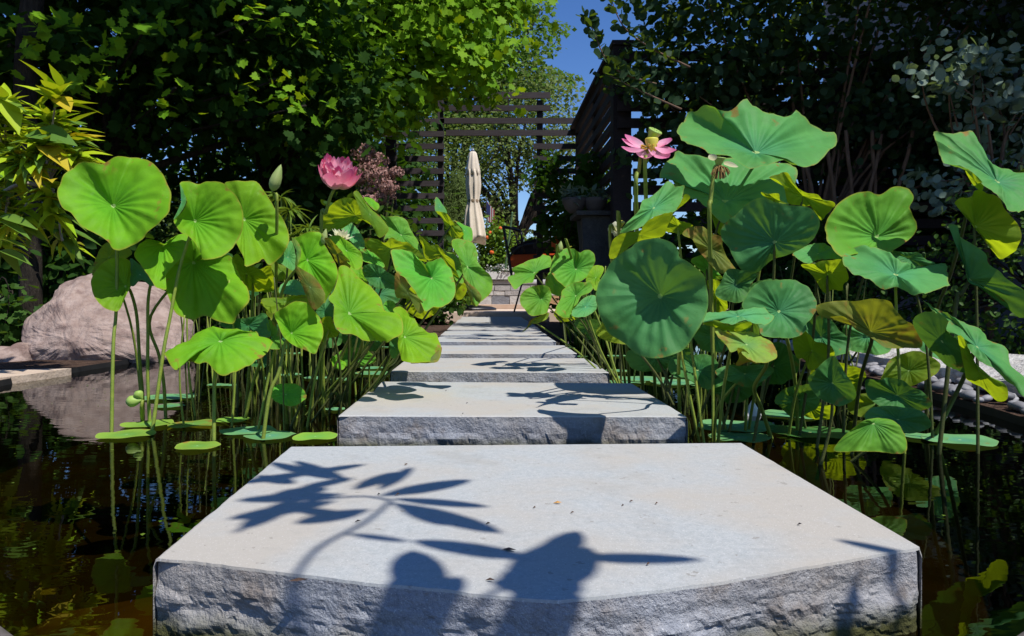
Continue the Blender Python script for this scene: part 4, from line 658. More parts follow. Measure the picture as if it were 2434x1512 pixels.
# bent sunlit stalk and white stone on the right
# ---- flowers, buds, pods
def petal(mb, base, axis, out, L_, W_, cup, curl, nu=7, nv=6, tipw=.0):
    """petal from base along axis, opening towards out"""
    axis = axis.normalized(); side = axis.cross(out).normalized(); nrm = side.cross(axis).normalized(); V = []; U = []
    for j in range(nv + 1):
        t = j / nv; wd = W_ * (math.sin(math.pi * min(1, t * .86 + .12)) ** .75) if t < 1 else W_ * .06
        for i in range(nu + 1):
            s = (i / nu - .5) * 2
            V.append(base + axis * (L_ * t) + nrm * (curl * L_ * t * t + (cup * W_) * (1 - s * s) * math.sin(math.pi * min(1, t * .9 + .1)) - cup * W_ * .4) + side * (wd * s)); U.append((i / nu, t))
    k = nu + 1
    b = len(mb.v); mb.add(V, [(j * k + i, j * k + i + 1, (j + 1) * k + i + 1, (j + 1) * k + i) for j in range(nv) for i in range(nu)]); mb.uv = (mb.uv or []) + U
def dirv(az, el, ax=Vector((0, 0, 1))):
    v = Vector((math.cos(az) * math.cos(el), math.sin(az) * math.cos(el), math.sin(el)))
    return Vector((0, 0, 1)).rotation_difference(ax.normalized()) @ v
def flower_head(root, c, ax, layers, mat, seed):
    rs = random.Random(seed)
    for cnt, el, L_, W_, cup, curl, r0 in layers:
        for k in range(cnt):
            az = 2 * math.pi * (k + rs.uniform(-.2, .2)) / cnt + rs.uniform(0, .3); e = el + rs.uniform(-.12, .12); a = dirv(az, e, ax); out = dirv(az, e - 1.3, ax)
            mb = MB(); petal(mb, c + dirv(az, 0, ax) * r0, a, out, L_ * rs.uniform(.88, 1.1), W_ * rs.uniform(.85, 1.1), cup, curl); mb.obj('petal', mat, root, smooth=True)
# pink double bloom
cpx = R('C', [(770, 430)])[0]; Yd = 2.95; c = P(cpx[0], cpx[1], Yd); root = empty('lotus_flower', c); tag(root, 'full pink double lotus bloom with ruffled white centre, left of the path', 'flower')
ax = Vector((.22, -.42, .85))
flower_head(root, c, ax, [(7, .18, .092, .043, .55, -.58, .011), (8, .46, .098, .042, .55, -.55, .011), (8, .74, .10, .035, .5, -.42, .011)], M['petal_pink'], 3)
flower_head(root, c, ax, [(12, .85, .102, .023, .4, -.22, .013), (18, 1.0, .10, .018, .35, -.03, .016), (18, 1.16, .096, .015, .3, .12, .012), (10, 1.4, .09, .012, .3, .1, .005)], M['petal_inner'], 4)
stalk(root, [c, P(*R('C', [(720, 520)])[0], Yd + .02), P(*R('C', [(680, 660)])[0], Yd + .06), P(*R('C', [(640, 810)])[0], Yd + .1), basept((770, 990))], .006, .008)
c = P(*R('C', [(810, 880)])[0], 3.12); root = empty('water_lily', c); tag(root, 'small white many petalled lily bloom among the left leaves', 'flower')
flower_head(root, c, Vector((.1, -.3, .95)), [(8, .25, .05, .012, .3, -.1, .004), (8, .7, .05, .011, .3, -.1, .004), (6, 1.1, .045, .009, .3, 0, .003)], M['petal_white'], 9)
stalk(root, [c, Vector((c.x + .02, 3.2, .3)), Vector((min(c.x, -.62), 3.3, -.04))], .005, .006)
# open pink bloom with dropped petals
cpx = R('Q', [(1100, 290)])[0]; Yd = 2.6; c = P(cpx[0], cpx[1], Yd); root = empty('lotus_flower', c); tag(root, 'open pink lotus flower with spread petals round a yellow centre, right stand', 'flower')
for (bx, by), (tx, ty), W_, dy in [((1010, 300), (800, 170), .026, .03), ((1030, 300), (840, 115), .024, .05), ((1020, 330), (795, 265), .030, -.04), ((1080, 330), (1060, 400), .030, -.06), ((1140, 320), (1330, 400), .040, -.05), ((1170, 300), (1430, 310), .040, -.01), ((1240, 270), (1355, 160), .020, .04), ((1150, 260), (1290, 230), .030, .03)]:
    a3 = P(*R('Q', [(bx, by)])[0], Yd); t3 = P(*R('Q', [(tx, ty)])[0], Yd + dy); mb = MB(); d = t3 - a3; petal(mb, a3, d, Vector((0, .3, -1)), d.length, W_ * 1.15, .5, .12); mb.obj('petal', M['petal_soft'], root, smooth=True)
mb = MB(); a = c; mb.lathe([(.012, -.02), (.018, .0), (.024, .028), (.022, .034), (.001, .034)], a + Vector((.012, 0, .0)), 16); mb.obj('seed_pod', M['pod_yellow'], root, smooth=True)
mb = MB()
for k in range(26):
    az = rs.uniform(0, 6.28); d = dirv(az, rs.uniform(-.4, .4)); mb.tube([a + d * .010, a + d * .028], [.0018, .0022], 4)
mb.obj('stamens', M['stamen'], root)
stalk(root, [c, P(*R('Q', [(1090, 420)])[0], Yd), P(*R('Q', [(1070, 800)])[0], Yd + .05), basept((1560, 960))], .006, .008)
def pod(label, px, Y, ax, r, h, mat, base, extra=None, pits=True, stampx=None):
    c = P(px[0], px[1], Y); root = empty('lotus_seed_pod', c); tag(root, label, 'seed pod', 'lotus seed pods')
    q = Vector((0, 0, 1)).rotation_difference(Vector(ax).normalized()); mb = MB(); mb.lathe([(r * .28, -h), (r * .42, -h * .85), (r * .62, -h * .5), (r * .88, -h * .12), (r, 0), (r * .97, h * .06), (r * .9, h * .08), (.0005, h * .07)], (0, 0, 0), 22)
    mb.v = [tuple(c + q @ Vector(v)) for v in mb.v]; mb.obj('receptacle', mat, root, smooth=True)
    if pits:
        for k in range(11):
            a, rr = k * 2.4, r * .78 * math.sqrt((k + .5) / 11); m2 = MB(); m2.lathe([(r * .075, 0), (r * .07, h * .02), (.0003, h * .03)], (0, 0, 0), 8); m2.v = [tuple(c + q @ (Vector(v) + Vector((rr * math.cos(a), rr * math.sin(a), h * .075)))) for v in m2.v]; m2.obj('seed', M['bud'], root)
    bt = c + q @ Vector((0, 0, -h)); stalk(root, [bt] + [P(x, y, Y) for x, y in base[:-1]] + [basept(base[-1])], .006, .008); return root, c, q
pod('green cone shaped seed pod tilted above the open pink flower', R('Q', [(1180, 95)])[0], 2.62, (.35, -.45, .8), .026, .05, M['pod'], R('Q', [(1035, 300), (990, 560), (960, 1000)]) + [(1530, 960)])
pod('small yellow seed pod beside the white lotus flower', R('Q', [(790, 1145)])[0], 2.75, (.1, -.5, .85), .014, .022, M['pod_yellow'], R('Q', [(760, 1240)]) + [(1500, 950)])
pod('tiny yellow seed pod between bud and small cluster leaf', R('F', [(660, 6)])[0], 4.1, (0, -.1, 1), .014, .012, M['pod_yellow'], [R('F', [(665, 60)])[0], (1440, 860)])
# spent flower with hanging stamens
rt, c, q = pod('spent lotus flower with hanging brown stamens under the highest leaf', R('E', [(1935, 540)])[0], 2.6, (.1, -.2, 1), .022, .03, M['pod'], R('E', [(1890, 640), (1860, 900), (1850, 1150)]) + [(1700, 1010)])
mb = MB(); rs2 = random.Random(5)
for k in range(50): d = dirv(rs2.uniform(0, 6.28), rs2.uniform(-1.3, -.4)); b0 = c + Vector((0, 0, -.025)); mb.tube([b0, b0 + d * .03, b0 + d * .04 + Vector((0, 0, -.012))], .0013, 4)
mb.obj('stamens', M['stamen_dry'], rt)
for (bx, by), (tx, ty) in [((1900, 560), (1845, 500)), ((1970, 590), (2100, 600))]:
    a3 = P(*R('E', [(bx, by)])[0], 2.59); d = P(*R('E', [(tx, ty)])[0], 2.56) - a3; mb = MB(); petal(mb, a3, d, Vector((0, -.6, -.8)), d.length, .014, .4, .2); mb.obj('petal', M['petal_white'], rt, smooth=True)
# white flower
c = P(*R('E', [(1050, 1160)])[0], 2.8); root = empty('lotus_flower', c); tag(root, 'small creamy white lotus flower before the dark stone pier', 'flower')
for tx, ty, W_, dy in [(1000, 1140, .016, -.02), (1050, 1095, .016, .0), (1085, 1130, .016, -.02), (1035, 1190, .014, -.03), (1075, 1185, .014, -.02)]:
    d = P(*R('E', [(tx, ty)])[0], 2.8 + dy) - c; mb = MB(); petal(mb, c, d, Vector((0, -1, -.3)), max(d.length, .02) * 1.25, W_, .5, .1); mb.obj('petal', M['petal_white'], root, smooth=True)
stalk(root, [c, P(*R('E', [(1010, 1300)])[0], 2.85), basept((1490, 930))], .005, .007)
def bud(label, reg, base, tip, Y, fat, stem):
    a3, b3 = P(*R(reg, [base])[0], Y), P(*R(reg, [tip])[0], Y - .01); L_ = (b3 - a3).length; root = empty('lotus_bud', a3); tag(root, label, 'flower bud', 'lotus buds')
    q = Vector((0, 0, 1)).rotation_difference((b3 - a3).normalized())
    for k in range(5):
        m2 = MB(); a0 = k * 1.257
        def arc(t, z): return 1 + .05 * math.cos(5 * (t - a0))
        prof = [(.02, 0), (.6, .08), (.92, .22), (1, .36), (.88, .55), (.6, .74), (.3, .9), (.01, 1)]; nn = 7; V = []
        for rr, z in prof:
            for i in range(nn): t = a0 + (i / (nn - 1) - .5) * 1.75; ed = abs(i / (nn - 1) - .5) * 2; rad = fat * L_ * rr * (1.03 - .10 * ed ** 2 + .012 * k); V.append(a3 + q @ Vector((rad * math.cos(t), rad * math.sin(t), L_ * z)))
        m2.add(V, [(j * nn + i, j * nn + i + 1, (j + 1) * nn + i + 1, (j + 1) * nn + i) for j in range(len(prof) - 1) for i in range(nn - 1)]); m2.obj('sepal', M['bud'], root, smooth=True)
    stalk(root, [a3] + [P(x, y, Y + .03) for x, y in stem[:-1]] + [basept(stem[-1])], .005, .008)
bud('tall pointed green lotus bud behind the left stand', 'A', (2310, 580), (2385, 352), 3.1, .20, R('A', [(2330, 640), (2350, 800)]) + [(650, 960)])
bud('slim pale green lotus bud between two folded left leaves', 'C', (655, 930), (682, 792), 2.9, .19, R('C', [(655, 980)]) + [(760, 980)])
bud('small green lotus bud above the small cluster right of the path', 'E', (575, 1345), (590, 1245), 4.1, .26, R('E', [(560, 1400)]) + [(1350, 850)])
# young rolled leaf on a short stalk
root = empty('rolled_lotus_leaf', basept(R('B', [(1215, 1310)])[0])); tag(root, 'young rolled lotus leaf on a short stalk in the left water', 'lotus leaf', 'standing lotus leaves')
for (a_, b_, rr) in [((1090, 1150), (1212, 1135), .024), ((1160, 1070), (1212, 1130), .020)]:
    a3, b3 = P(*R('B', [a_])[0], 3.05), P(*R('B', [b_])[0], 3.05); pr = [(a3.lerp(b3, t)) for t in np.linspace(-.15, 1, 9)]
    mb = MB(); mb.tube(pr, [rr * x for x in (.3, .75, .98, 1, .92, .75, .52, .3, .1)], 14); mb.obj('rolled_blade', M['pod'], root, smooth=True)
stalk(root, [P(*R('B', [(1212, 1135)])[0], 3.05), P(*R('B', [(1200, 1210)])[0], 3.05), basept(R('B', [(1215, 1310)])[0])], .006, .008)
# white quartz lump on the right water
o = blob('white_stone', Vector((P(*R('N', [(640, 20)])[0], 3.3).x, 3.3, -.22)), (.07, .07, .262), solid('white_quartz', (.75, .75, .74), (.6, .6, .58), 20, .6), 5, 2); tag(o, 'white stone showing above the right water among stalks', 'stone')
# ------------------------------------------------------------------ foliage builders
def tmpl_maple(s=1.0):
    pts = [(0, -.40), (.13, -.22), (.36, -.28), (.37, -.08), (.54, .12), (.40, .19), (.36, .37), (.18, .35), (0, .58), (-.18, .35), (-.36, .37), (-.40, .19), (-.54, .12), (-.37, -.08), (-.36, -.28), (-.13, -.22)]
    V = [(0, .02, 0)] + [(x, y, .10 * abs(x) - .12 * y * y) for x, y in pts]
    return np.array(V) * s, [(0, i, i % 16 + 1) for i in range(1, 17)]
def tmpl_oval(asp=.62, fold=.12):
    yy_ = [0, .22, .55, .85, 1]; ww = [.0, .34, .5, .34, .02]; V = []
    for y, w_ in zip(yy_, ww): V += [(-w_ * asp, y - .5, fold * w_), (0, y - .5, 0 - .08 * y * y), (w_ * asp, y - .5, fold * w_)]
    Fc = []
    for j in range(4): a = j * 3; Fc += [(a, a + 1, a + 4, a + 3), (a + 1, a + 2, a + 5, a + 4)]
    return np.array(V), Fc
def tmpl_lance(droop=.25):
    yy_ = [0, .12, .32, .55, .78, 1]; ww = [.02, .11, .17, .15, .08, .005]; V = []
    for y, w_ in zip(yy_, ww): z = -droop * y * y; V += [(-w_, y, z + w_ * .35), (0, y, z), (w_, y, z + w_ * .35)]
    Fc = []
    for j in range(5): a = j * 3; Fc += [(a, a + 1, a + 4, a + 3), (a + 1, a + 2, a + 5, a + 4)]
    return np.array(V), Fc
def tmpl_quad(asp=.6): return np.array([(0, -.5, 0), (.5 * asp, 0, .06), (0, .5, -.05), (-.5 * asp, 0, .06)]), [(0, 1, 2, 3)]
def tmpl_needle(): return np.array([(-.04, 0, 0), (.04, 0, 0), (.02, .5, -.03), (0, 1, -.15), (-.02, .5, -.03)]), [(0, 1, 2, 4), (4, 2, 3)]
def orient(nrm, yaw):
    n = nrm / np.linalg.norm(nrm, axis=1, keepdims=True); ref = np.where(np.abs(n[:, 2:3]) > .9, np.array([[1., 0, 0]]), np.array([[0., 0, 1]]))
    a = np.cross(ref, n); a /= np.linalg.norm(a, axis=1, keepdims=True); b = np.cross(n, a); c, s = np.cos(yaw)[:, None], np.sin(yaw)[:, None]
    x = a * c + b * s; y = -a * s + b * c
    return np.stack([x, y, n], axis=2)          # columns
def leafmesh(name, tmpl, pos, rot, size, mat, rnd):
    TV, TF = tmpl; k = len(TV); n = len(pos); V = np.einsum('nij,kj->nki', rot, TV) * size[:, None, None] + pos[:, None, :]; V = V.reshape(-1, 3)
    me = bpy.data.meshes.new(name); lens = np.array([len(f) for f in TF]); flatf = np.concatenate([np.array(f) for f in TF])
    me.vertices.add(len(V)); me.vertices.foreach_set('co', V.astype(np.float32).ravel())
    nl = len(flatf); me.loops.add(n * nl); me.loops.foreach_set('vertex_index', (flatf[None, :] + (np.arange(n) * k)[:, None]).ravel().astype(np.int32))
    me.polygons.add(n * len(TF)); st = np.r_[0, np.cumsum(lens)[:-1]]
    me.polygons.foreach_set('loop_start', (st[None, :] + (np.arange(n) * nl)[:, None]).ravel().astype(np.int32))
    at = me.attributes.new('rnd', 'FLOAT', 'POINT'); at.data.foreach_set('value', np.repeat(rnd, k).astype(np.float32))
    me.materials.append(mat); me.update(calc_edges=True); me.polygons.foreach_set('use_smooth', np.ones(n * len(TF), dtype=bool)); return me
def scatter(blobs, n, rng, per=14, sig=.28, shell=.55, up=.6, bias=(0, 0, 0)):
    """leaf positions and normals, clumped round twig ends inside ellipsoids (cx,cy,cz,rx,ry,rz)"""
    B = np.array(blobs, dtype=float); vol = B[:, 3] * B[:, 4] * B[:, 5]; vol = vol ** .8; m = max(1, n // per); bi = rng.choice(len(B), m, p=vol / vol.sum())
    d = rng.normal(size=(m, 3)); d /= np.linalg.norm(d, axis=1, keepdims=True); r = shell + (1 - shell) * rng.random(m) ** .6; r = np.where(rng.random(m) < .3, rng.random(m) ** .5, r)
    c = B[bi, :3] + d * B[bi, 3:] * r[:, None]
    ci = rng.integers(0, m, n); pos = c[ci] + rng.normal(size=(n, 3)) * sig * np.array([1, 1, .55]); nr = rng.normal(size=(n, 3)) * .55 + d[ci] * .45 + np.array([0, 0, up]) + np.array(bias)
    return pos, nr, c
def inframe(pos):
    y = np.maximum(pos[:, 1], .05); x = CX + pos[:, 0] / y * F; v = CY - (pos[:, 2] - CZ) / y * F
    return (x > 0) & (x < 2434) & (v > 0) & (v < 1512) & (pos[:, 1] > .2)
def crown(root, tm, blobs, n, size, mat, seed, imat=None, nparts=0, per=14, sig=.28, shell=.55, up=.6, name='crown', cut=None, leafname='leaf', bias=(0, 0, 0)):
    rng = np.random.default_rng(seed); pos, nr, c = scatter(blobs, n, rng, per, sig, shell, up, bias)
    if cut is not None: k = cut(pos); pos, nr = pos[k], nr[k]
    n = len(pos); yaw = rng.random(n) * 6.283; rot = orient(nr, yaw); sz = size * (.65 + .7 * rng.random(n)); rnd = rng.random(n)
    if nparts:
        vis = np.where(inframe(pos))[0]; vis = vis[np.argsort(pos[vis, 1])][:nparts]; TV, TF = tm
        base = bpy.data.meshes.new(leafname); base.from_pydata(TV.tolist(), [], TF); base.materials.append(imat or mat); base.polygons.foreach_set('use_smooth', [True] * len(base.polygons))
        for i in vis:
            o = bpy.data.objects.new(leafname, base); COL.objects.link(o); o.parent = root
            Mx = Matrix.Identity(4)
            for a in range(3):
                for b in range(3): Mx[a][b] = rot[i][a][b] * sz[i]
                Mx[a][3] = pos[i][a]
            o.matrix_parent_inverse = Matrix.Translation(root.location).inverted(); o.matrix_basis = Mx
        keep = np.ones(n, bool); keep[vis] = False; pos, rot, sz, rnd = pos[keep], rot[keep], sz[keep], rnd[keep]
    o = link(name, leafmesh(name, tm, pos, rot, sz, mat, rnd), root); o['kind'] = 'stuff'
    return c
def branches(root, base, fork, targets, r0, mat, name='trunk', jit=.15, lim=14, seed=0):
    rs_ = random.Random(seed); mb = MB(); b, f = Vector(base), Vector(fork)
    mid = b.lerp(f, .5) + Vector((rs_.uniform(-jit, jit), rs_.uniform(-jit, jit), 0)); ln = smoothline([b - Vector((0, 0, .15)), mid, f], 5); mb.tube(ln, [r0 * (1.15 - .45 * i / (len(ln) - 1)) for i in range(len(ln))], 10)
    mb.obj(name, mat, root, smooth=True)
    mb = MB()
    tg = list(targets); rs_.shuffle(tg)
    for t in tg[:lim]:
        t = Vector(t); m_ = f.lerp(t, .5) + Vector((rs_.uniform(-.2, .2), rs_.uniform(-.2, .2), rs_.uniform(0, .25))); ln = smoothline([f - (f - b) * rs_.uniform(0, .3), m_, t], 4); mb.tube(ln, [r0 * .5 * (1 - .85 * i / (len(ln) - 1)) for i in range(len(ln))], 6)
    mb.obj('limbs', mat, root, smooth=True)
M['bark'] = solid('dark_bark', (.03, .025, .02), (.055, .045, .035), 9, .95, .1, (20, .9, .04), stretch=(3, 3, .6))
M['bark_tan'] = solid('tan_bark', (.20, .13, .09), (.14, .09, .06), 9, .9, .1, (30, .6, .02), stretch=(3, 3, .6))
M['bark_pale'] = solid('pale_twig', (.38, .33, .28), (.28, .24, .2), 20, .85)
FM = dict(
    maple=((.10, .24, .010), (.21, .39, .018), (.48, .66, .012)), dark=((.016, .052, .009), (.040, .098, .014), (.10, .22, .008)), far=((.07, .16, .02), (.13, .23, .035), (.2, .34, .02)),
    far_grey=((.10, .16, .04), (.18, .22, .07), (.2, .28, .04)), smoke=((.018, .045, .020), (.045, .085, .040), (.18, .28, .012)), smoke_pale=((.15, .22, .16), (.22, .29, .22), (.2, .28, .05)),
    yellow=((.28, .50, .014), (.46, .58, .02), (.62, .68, .015)), bush=((.03, .085, .012), (.06, .13, .02), (.12, .22, .01)), lime=((.10, .21, .02), (.17, .29, .03), (.28, .4, .02)), conifer=((.10, .16, .03), (.15, .21, .05), (.14, .2, .03)),
    brown=((.38, .19, .17), (.48, .29, .24), (.25, .14, .1)), reed=((.10, .2, .02), (.17, .26, .03), (.25, .35, .02)), white=((.7, .7, .66), (.8, .8, .78), (.5, .5, .4)), red=((.6, .06, .02), (.7, .2, .03), (.5, .1, .02)))
def fm(k, inst=False, fac=.34):
    key = f'f_{k}_{inst}'
    if key not in M: a, b, t = FM[k]; M[key] = foliage(f'{k}_leaf' + ('_single' if inst else ''), a, b, t, fac, inst=inst, spec=.08 if k in ('dark', 'far', 'far_grey', 'maple', 'smoke') else .2, rough=.65 if k in ('dark',) else .55)
    return M[key]
def tree(name, label, cat, base, fork, blobs, n, size, kind, tm, seed, bark='bark', nparts=0, r0=.14, group=None, cut=None, **kw):
    root = empty(name, base); tag(root, label, cat, group)
    c = crown(root, tm, blobs, n, size, fm(kind), seed, fm(kind, True) if nparts else None, nparts, cut=cut, **kw)
    branches(root, base, fork, c, r0, M[bark], seed=seed, lim=22); return root
MAPLE, OVAL, LANCE, QUAD, NEEDLE = tmpl_maple(), tmpl_oval(.62), tmpl_lance(.25), tmpl_quad(.75), tmpl_needle()
ROUND = tmpl_oval(.85, .08)
# ------------------------------------------------------------------ trees
G0 = .07
tree('maple_tree', 'sunlit maple with lobed leaves arching over the pergola', 'tree', (-4.6, 12.6, G0), (-3.4, 12.2, 3.0), [(-2.6, 11.4, 4.4, 1.9, 1.5, 1.25), (-.9, 11.2, 4.7, 1.35, 1.2, .95), (-3.9, 11.8, 5.2, 1.7, 1.5, 1.6), (-1.6, 11.6, 5.9, 1.9, 1.5, 1.2), (-2.2, 11.0, 3.5, 1.2, 1.0, .6), (.1, 11.6, 5.6, .8, .8, .6), (-.4, 11.0, 3.9, .8, .7, .45)], 21000, .135, 'maple', MAPLE, 21, nparts=300, r0=.13, sig=.24, up=.45, bias=(.25, -.55, .1), shell=.8)
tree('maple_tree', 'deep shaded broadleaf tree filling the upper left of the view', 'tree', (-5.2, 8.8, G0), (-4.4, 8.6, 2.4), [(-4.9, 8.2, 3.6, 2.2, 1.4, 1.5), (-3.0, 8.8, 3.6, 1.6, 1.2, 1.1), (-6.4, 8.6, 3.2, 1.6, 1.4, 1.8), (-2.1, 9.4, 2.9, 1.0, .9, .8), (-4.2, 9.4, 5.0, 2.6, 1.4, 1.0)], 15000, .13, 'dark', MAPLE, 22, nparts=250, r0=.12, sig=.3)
tree('unseen_canopy_tree', 'tall tree added out of view, its overhead canopy shading the left bank', 'tree', (-7.6, 7.2, G0), (-6.2, 7.2, 4.6), [(-3.6, 7.2, 6.3, 2.9, 2.6, 1.1), (-6.2, 7.4, 6.6, 2.8, 2.8, 1.5), (-4.2, 5.9, 6.0, 1.6, 1.2, .8)], 10500, .26, 'dark', OVAL, 23, r0=.22, sig=.4)  # out of frame, added for the shade it casts on the left trees
for i, (x, y, Y_) in enumerate([(110, 60, 6.6), (250, 130, 6.8), (400, 215, 7.0), (640, 190, 7.6), (700, 255, 7.8), (600, 30, 7.2), (170, 200, 6.6), (330, 60, 6.8), (690, 60, 8.0), (20, 110, 6.6)]):  # sunlit look put into the colour: brighter maple leaves in the dark tree
    c_ = P(x, y, Y_); rt = empty('sunlit_spray', c_); tag(rt, ['sunlit leaf spray at the upper left frame edge', 'sunlit leaf spray above the yellow shrub', 'lone sunlit leaf spray above the two upright lotus leaves', 'sunlit leaf spray left of the maple crown', 'lower sunlit leaf spray left of the maple crown', 'sunlit leaf spray at the top frame edge left of the maple', 'small sunlit leaf spray right above the yellow shrub tip', 'sunlit leaf spray high between dark branches', 'sunlit leaf spray joining the maple crown', 'sunlit leaf spray beside the left frame edge'][i], 'branch', 'sunlit leaf sprays in the dark tree')
    crown(rt, MAPLE, [(c_.x, c_.y, c_.z, .28, .2, .14)], 26, .13, fm('maple'), 300 + i, fm('maple', True), 26, per=9, sig=.12, up=.4, bias=(.2, -.4, .2)) if False else None
    rg = np.random.default_rng(300 + i); base_ = bpy.data.meshes.get('leaf_spray') or None
    if base_ is None:
        base_ = bpy.data.meshes.new('leaf_spray'); base_.from_pydata(MAPLE[0].tolist(), [], MAPLE[1]); base_.materials.append(fm('maple', True))
    n_ = 22; ps = np.array(c_) + rg.normal(size=(n_, 3)) * np.array([.20, .12, .10]); ro = orient(rg.normal(size=(n_, 3)) * .5 + np.array([.2, -.4, .7]), rg.random(n_) * 6.28)
    for k in range(n_):
        o = bpy.data.objects.new('leaf', base_); COL.objects.link(o); o.parent = rt; s_ = .09 + .08 * rg.random(); Mx = Matrix.Identity(4)
        for a in range(3):
            for b in range(3): Mx[a][b] = ro[k][a][b] * s_
            Mx[a][3] = ps[k][a]
        o.matrix_parent_inverse = Matrix.Translation(rt.location).inverted(); o.matrix_basis = Mx
    mb = MB(); mb.tube(smoothline([c_, c_ + Vector((-.2, .5, .1)), Vector((-4.6, 8.6, max(2.2, c_.z - .3)))], 5), .012, 6); mb.obj('twig', M['bark'], rt)
# dense dark backing behind the left trees
for i, (x, y, z, rx, rz) in enumerate([(-8.6, 12.5, 2.6, 2.6, 2.9), (-5.4, 14.0, 2.4, 2.4, 2.6), (-3.4, 15.2, 2.0, 1.6, 2.2), (-11.5, 13, 4, 3, 4), (-6.6, 16.5, 1.6, 3.6, 1.9), (-2.6, 17.6, 1.5, 1.6, 1.7)]):
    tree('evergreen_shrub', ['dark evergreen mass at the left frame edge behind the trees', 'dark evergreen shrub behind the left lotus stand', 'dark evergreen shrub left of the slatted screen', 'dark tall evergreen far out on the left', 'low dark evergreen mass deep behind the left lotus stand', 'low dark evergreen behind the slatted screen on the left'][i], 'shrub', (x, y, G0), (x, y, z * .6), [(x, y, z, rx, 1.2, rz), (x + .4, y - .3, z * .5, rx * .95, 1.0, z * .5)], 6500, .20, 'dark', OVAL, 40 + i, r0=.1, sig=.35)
tree('understory_shrub', 'dark leafy undergrowth on the left bank behind the boulder', 'shrub', (-4.4, 7.6, G0), (-4.4, 7.6, .7), [(-4.6, 7.6, .9, 1.3, .6, .9), (-3.4, 8.2, .8, 1.0, .6, .8), (-2.4, 9.9, .9, 1.1, .5, .9)], 5200, .11, 'dark', OVAL, 47, r0=.04, sig=.2)
# far trees behind the patio
def sky_cut(p):
    x = CX + p[:, 0] / p[:, 1] * F; v = CY - (p[:, 2] - CZ) / p[:, 1] * F
    e = np.interp(v, [0, 60, 110, 140, 175, 215], [1290, 1350, 1345, 1290, 1345, 1420]) + 14 * np.sin(v / 9.) + 9 * np.sin(p[:, 1] * 9)
    return ~((x > e) & (v < 240)) & ~((x > 1225) & (x < 1300) & (v > 455) & (v < 545))
far = [('cottonwood_tree', 'sunlit cottonwood rising behind the pergola left of the sky gap', (-1.6, 27, .3), (-1.4, 27, 3.2), [(-1.6, 27, 9.2, 3.1, 2, 3.2), (.6, 27, 10.2, 2.2, 1.8, 2.6), (-3.4, 27, 6.6, 2.4, 1.8, 2.4), (1.6, 26.6, 8.4, 1.5, 1.4, 1.3), (-.2, 27, 6.8, 2.0, 1.6, 1.6), (2.6, 26.8, 10.6, 1.0, 1.0, .9)], 15000, .19, 'far', 61),
       ('cottonwood_tree', 'grey green cottonwood behind the umbrella and portal', (.9, 24, .3), (.9, 24, 2.6), [(1.5, 24, 6.0, 1.5, 1.3, 1.6), (2.6, 24, 4.9, 1.1, 1.1, 1.3), (.2, 24, 4.6, 1.6, 1.3, 1.7), (-1.6, 24.5, 4.8, 1.7, 1.3, 1.9), (2.0, 24, 7.6, .9, .9, .9), (1.2, 24, 3.0, 1.0, .9, .8)], 12000, .125, 'far_grey', 62),
       ('cottonwood_tree', 'dim tree behind the slatted screen left of the umbrella', (-4.2, 23, .3), (-4.2, 23, 2.6), [(-4.4, 23, 4.8, 2.2, 1.4, 2.6), (-2.6, 23.5, 3.3, 1.4, 1.2, 1.5), (-6.6, 23, 5.0, 2.2, 1.5, 3.2)], 9000, .19, 'bush', 63),
       ('distant_tree', 'small distant tree low on the horizon in the sky gap', (3.0, 42, .3), (3.0, 42, 1.6), [(2.9, 42, 2.6, .9, .9, 1.4), (4.0, 43, 2.2, .9, .9, 1.2), (2.0, 44, 2.0, 1.6, 1.0, 1.0)], 3000, .3, 'far_grey', 64)]
for nm, lb, b, f, bl, n_, s_, k_, sd in far: tree(nm, lb, 'tree', b, f, bl, n_, s_, k_, QUAD, sd, r0=.22, sig=.5, per=20, shell=.6, cut=sky_cut, bias=(.05, -.2, .1))
# smokebush on the right
def smoke_cut(p):
    x = CX + p[:, 0] / p[:, 1] * F; v = CY - (p[:, 2] - CZ) / p[:, 1] * F
    edge = 1470 + np.clip((330 - v), 0, 400) * -.05 + 60 * np.sin(v / 37.)
    return (x > edge) & ~((v > 520) & (p[:, 1] < 7.4))
rt = tree('smokebush', 'dark smokebush with round leaves filling the upper right', 'shrub', (4.0, 8.8, G0), (3.9, 8.8, 1.2), [(2.67, 8.5, 4.14, 1.34, 1.0, 1.34), (4.13, 8.74, 3.89, 1.7, 1.0, 1.82), (5.95, 8.86, 3.89, 1.7, 1.0, 2.06), (3.89, 8.26, 5.47, 2.31, 1.0, 1.34), (2.12, 8.99, 2.92, 0.79, 0.73, 1.09), (5.34, 8.5, 2.56, 1.09, 0.85, 0.73), (7.16, 8.99, 5.11, 1.7, 1.0, 1.82), (2.79, 9.23, 2.8, 0.97, 0.85, 0.85)], 19000, .098, 'smoke', ROUND, 71, bark='bark_tan', nparts=280, r0=.05, sig=.24, cut=smoke_cut)
for i, (x0, y0, x1, y1) in enumerate([(2025, 480, 2015, 370), (1985, 500, 1970, 380), (2060, 500, 2085, 380), (2130, 480, 2160, 360), (1935, 500, 1915, 390), (2080, 470, 2075, 370)]):
    mb = MB(); a, b = P(x0, y0, 8.4), P(x1, y1, 8.3); a2 = Vector((a.x - (b.x - a.x) * .8, 8.6, G0 - .05)); mb.tube(smoothline([a2, a, b, P(x1 + (x1 - x0) * .4, y1 - 60, 8.3)], 5), .022, 7); mb.obj('stem', M['bark_tan'], rt, smooth=True)
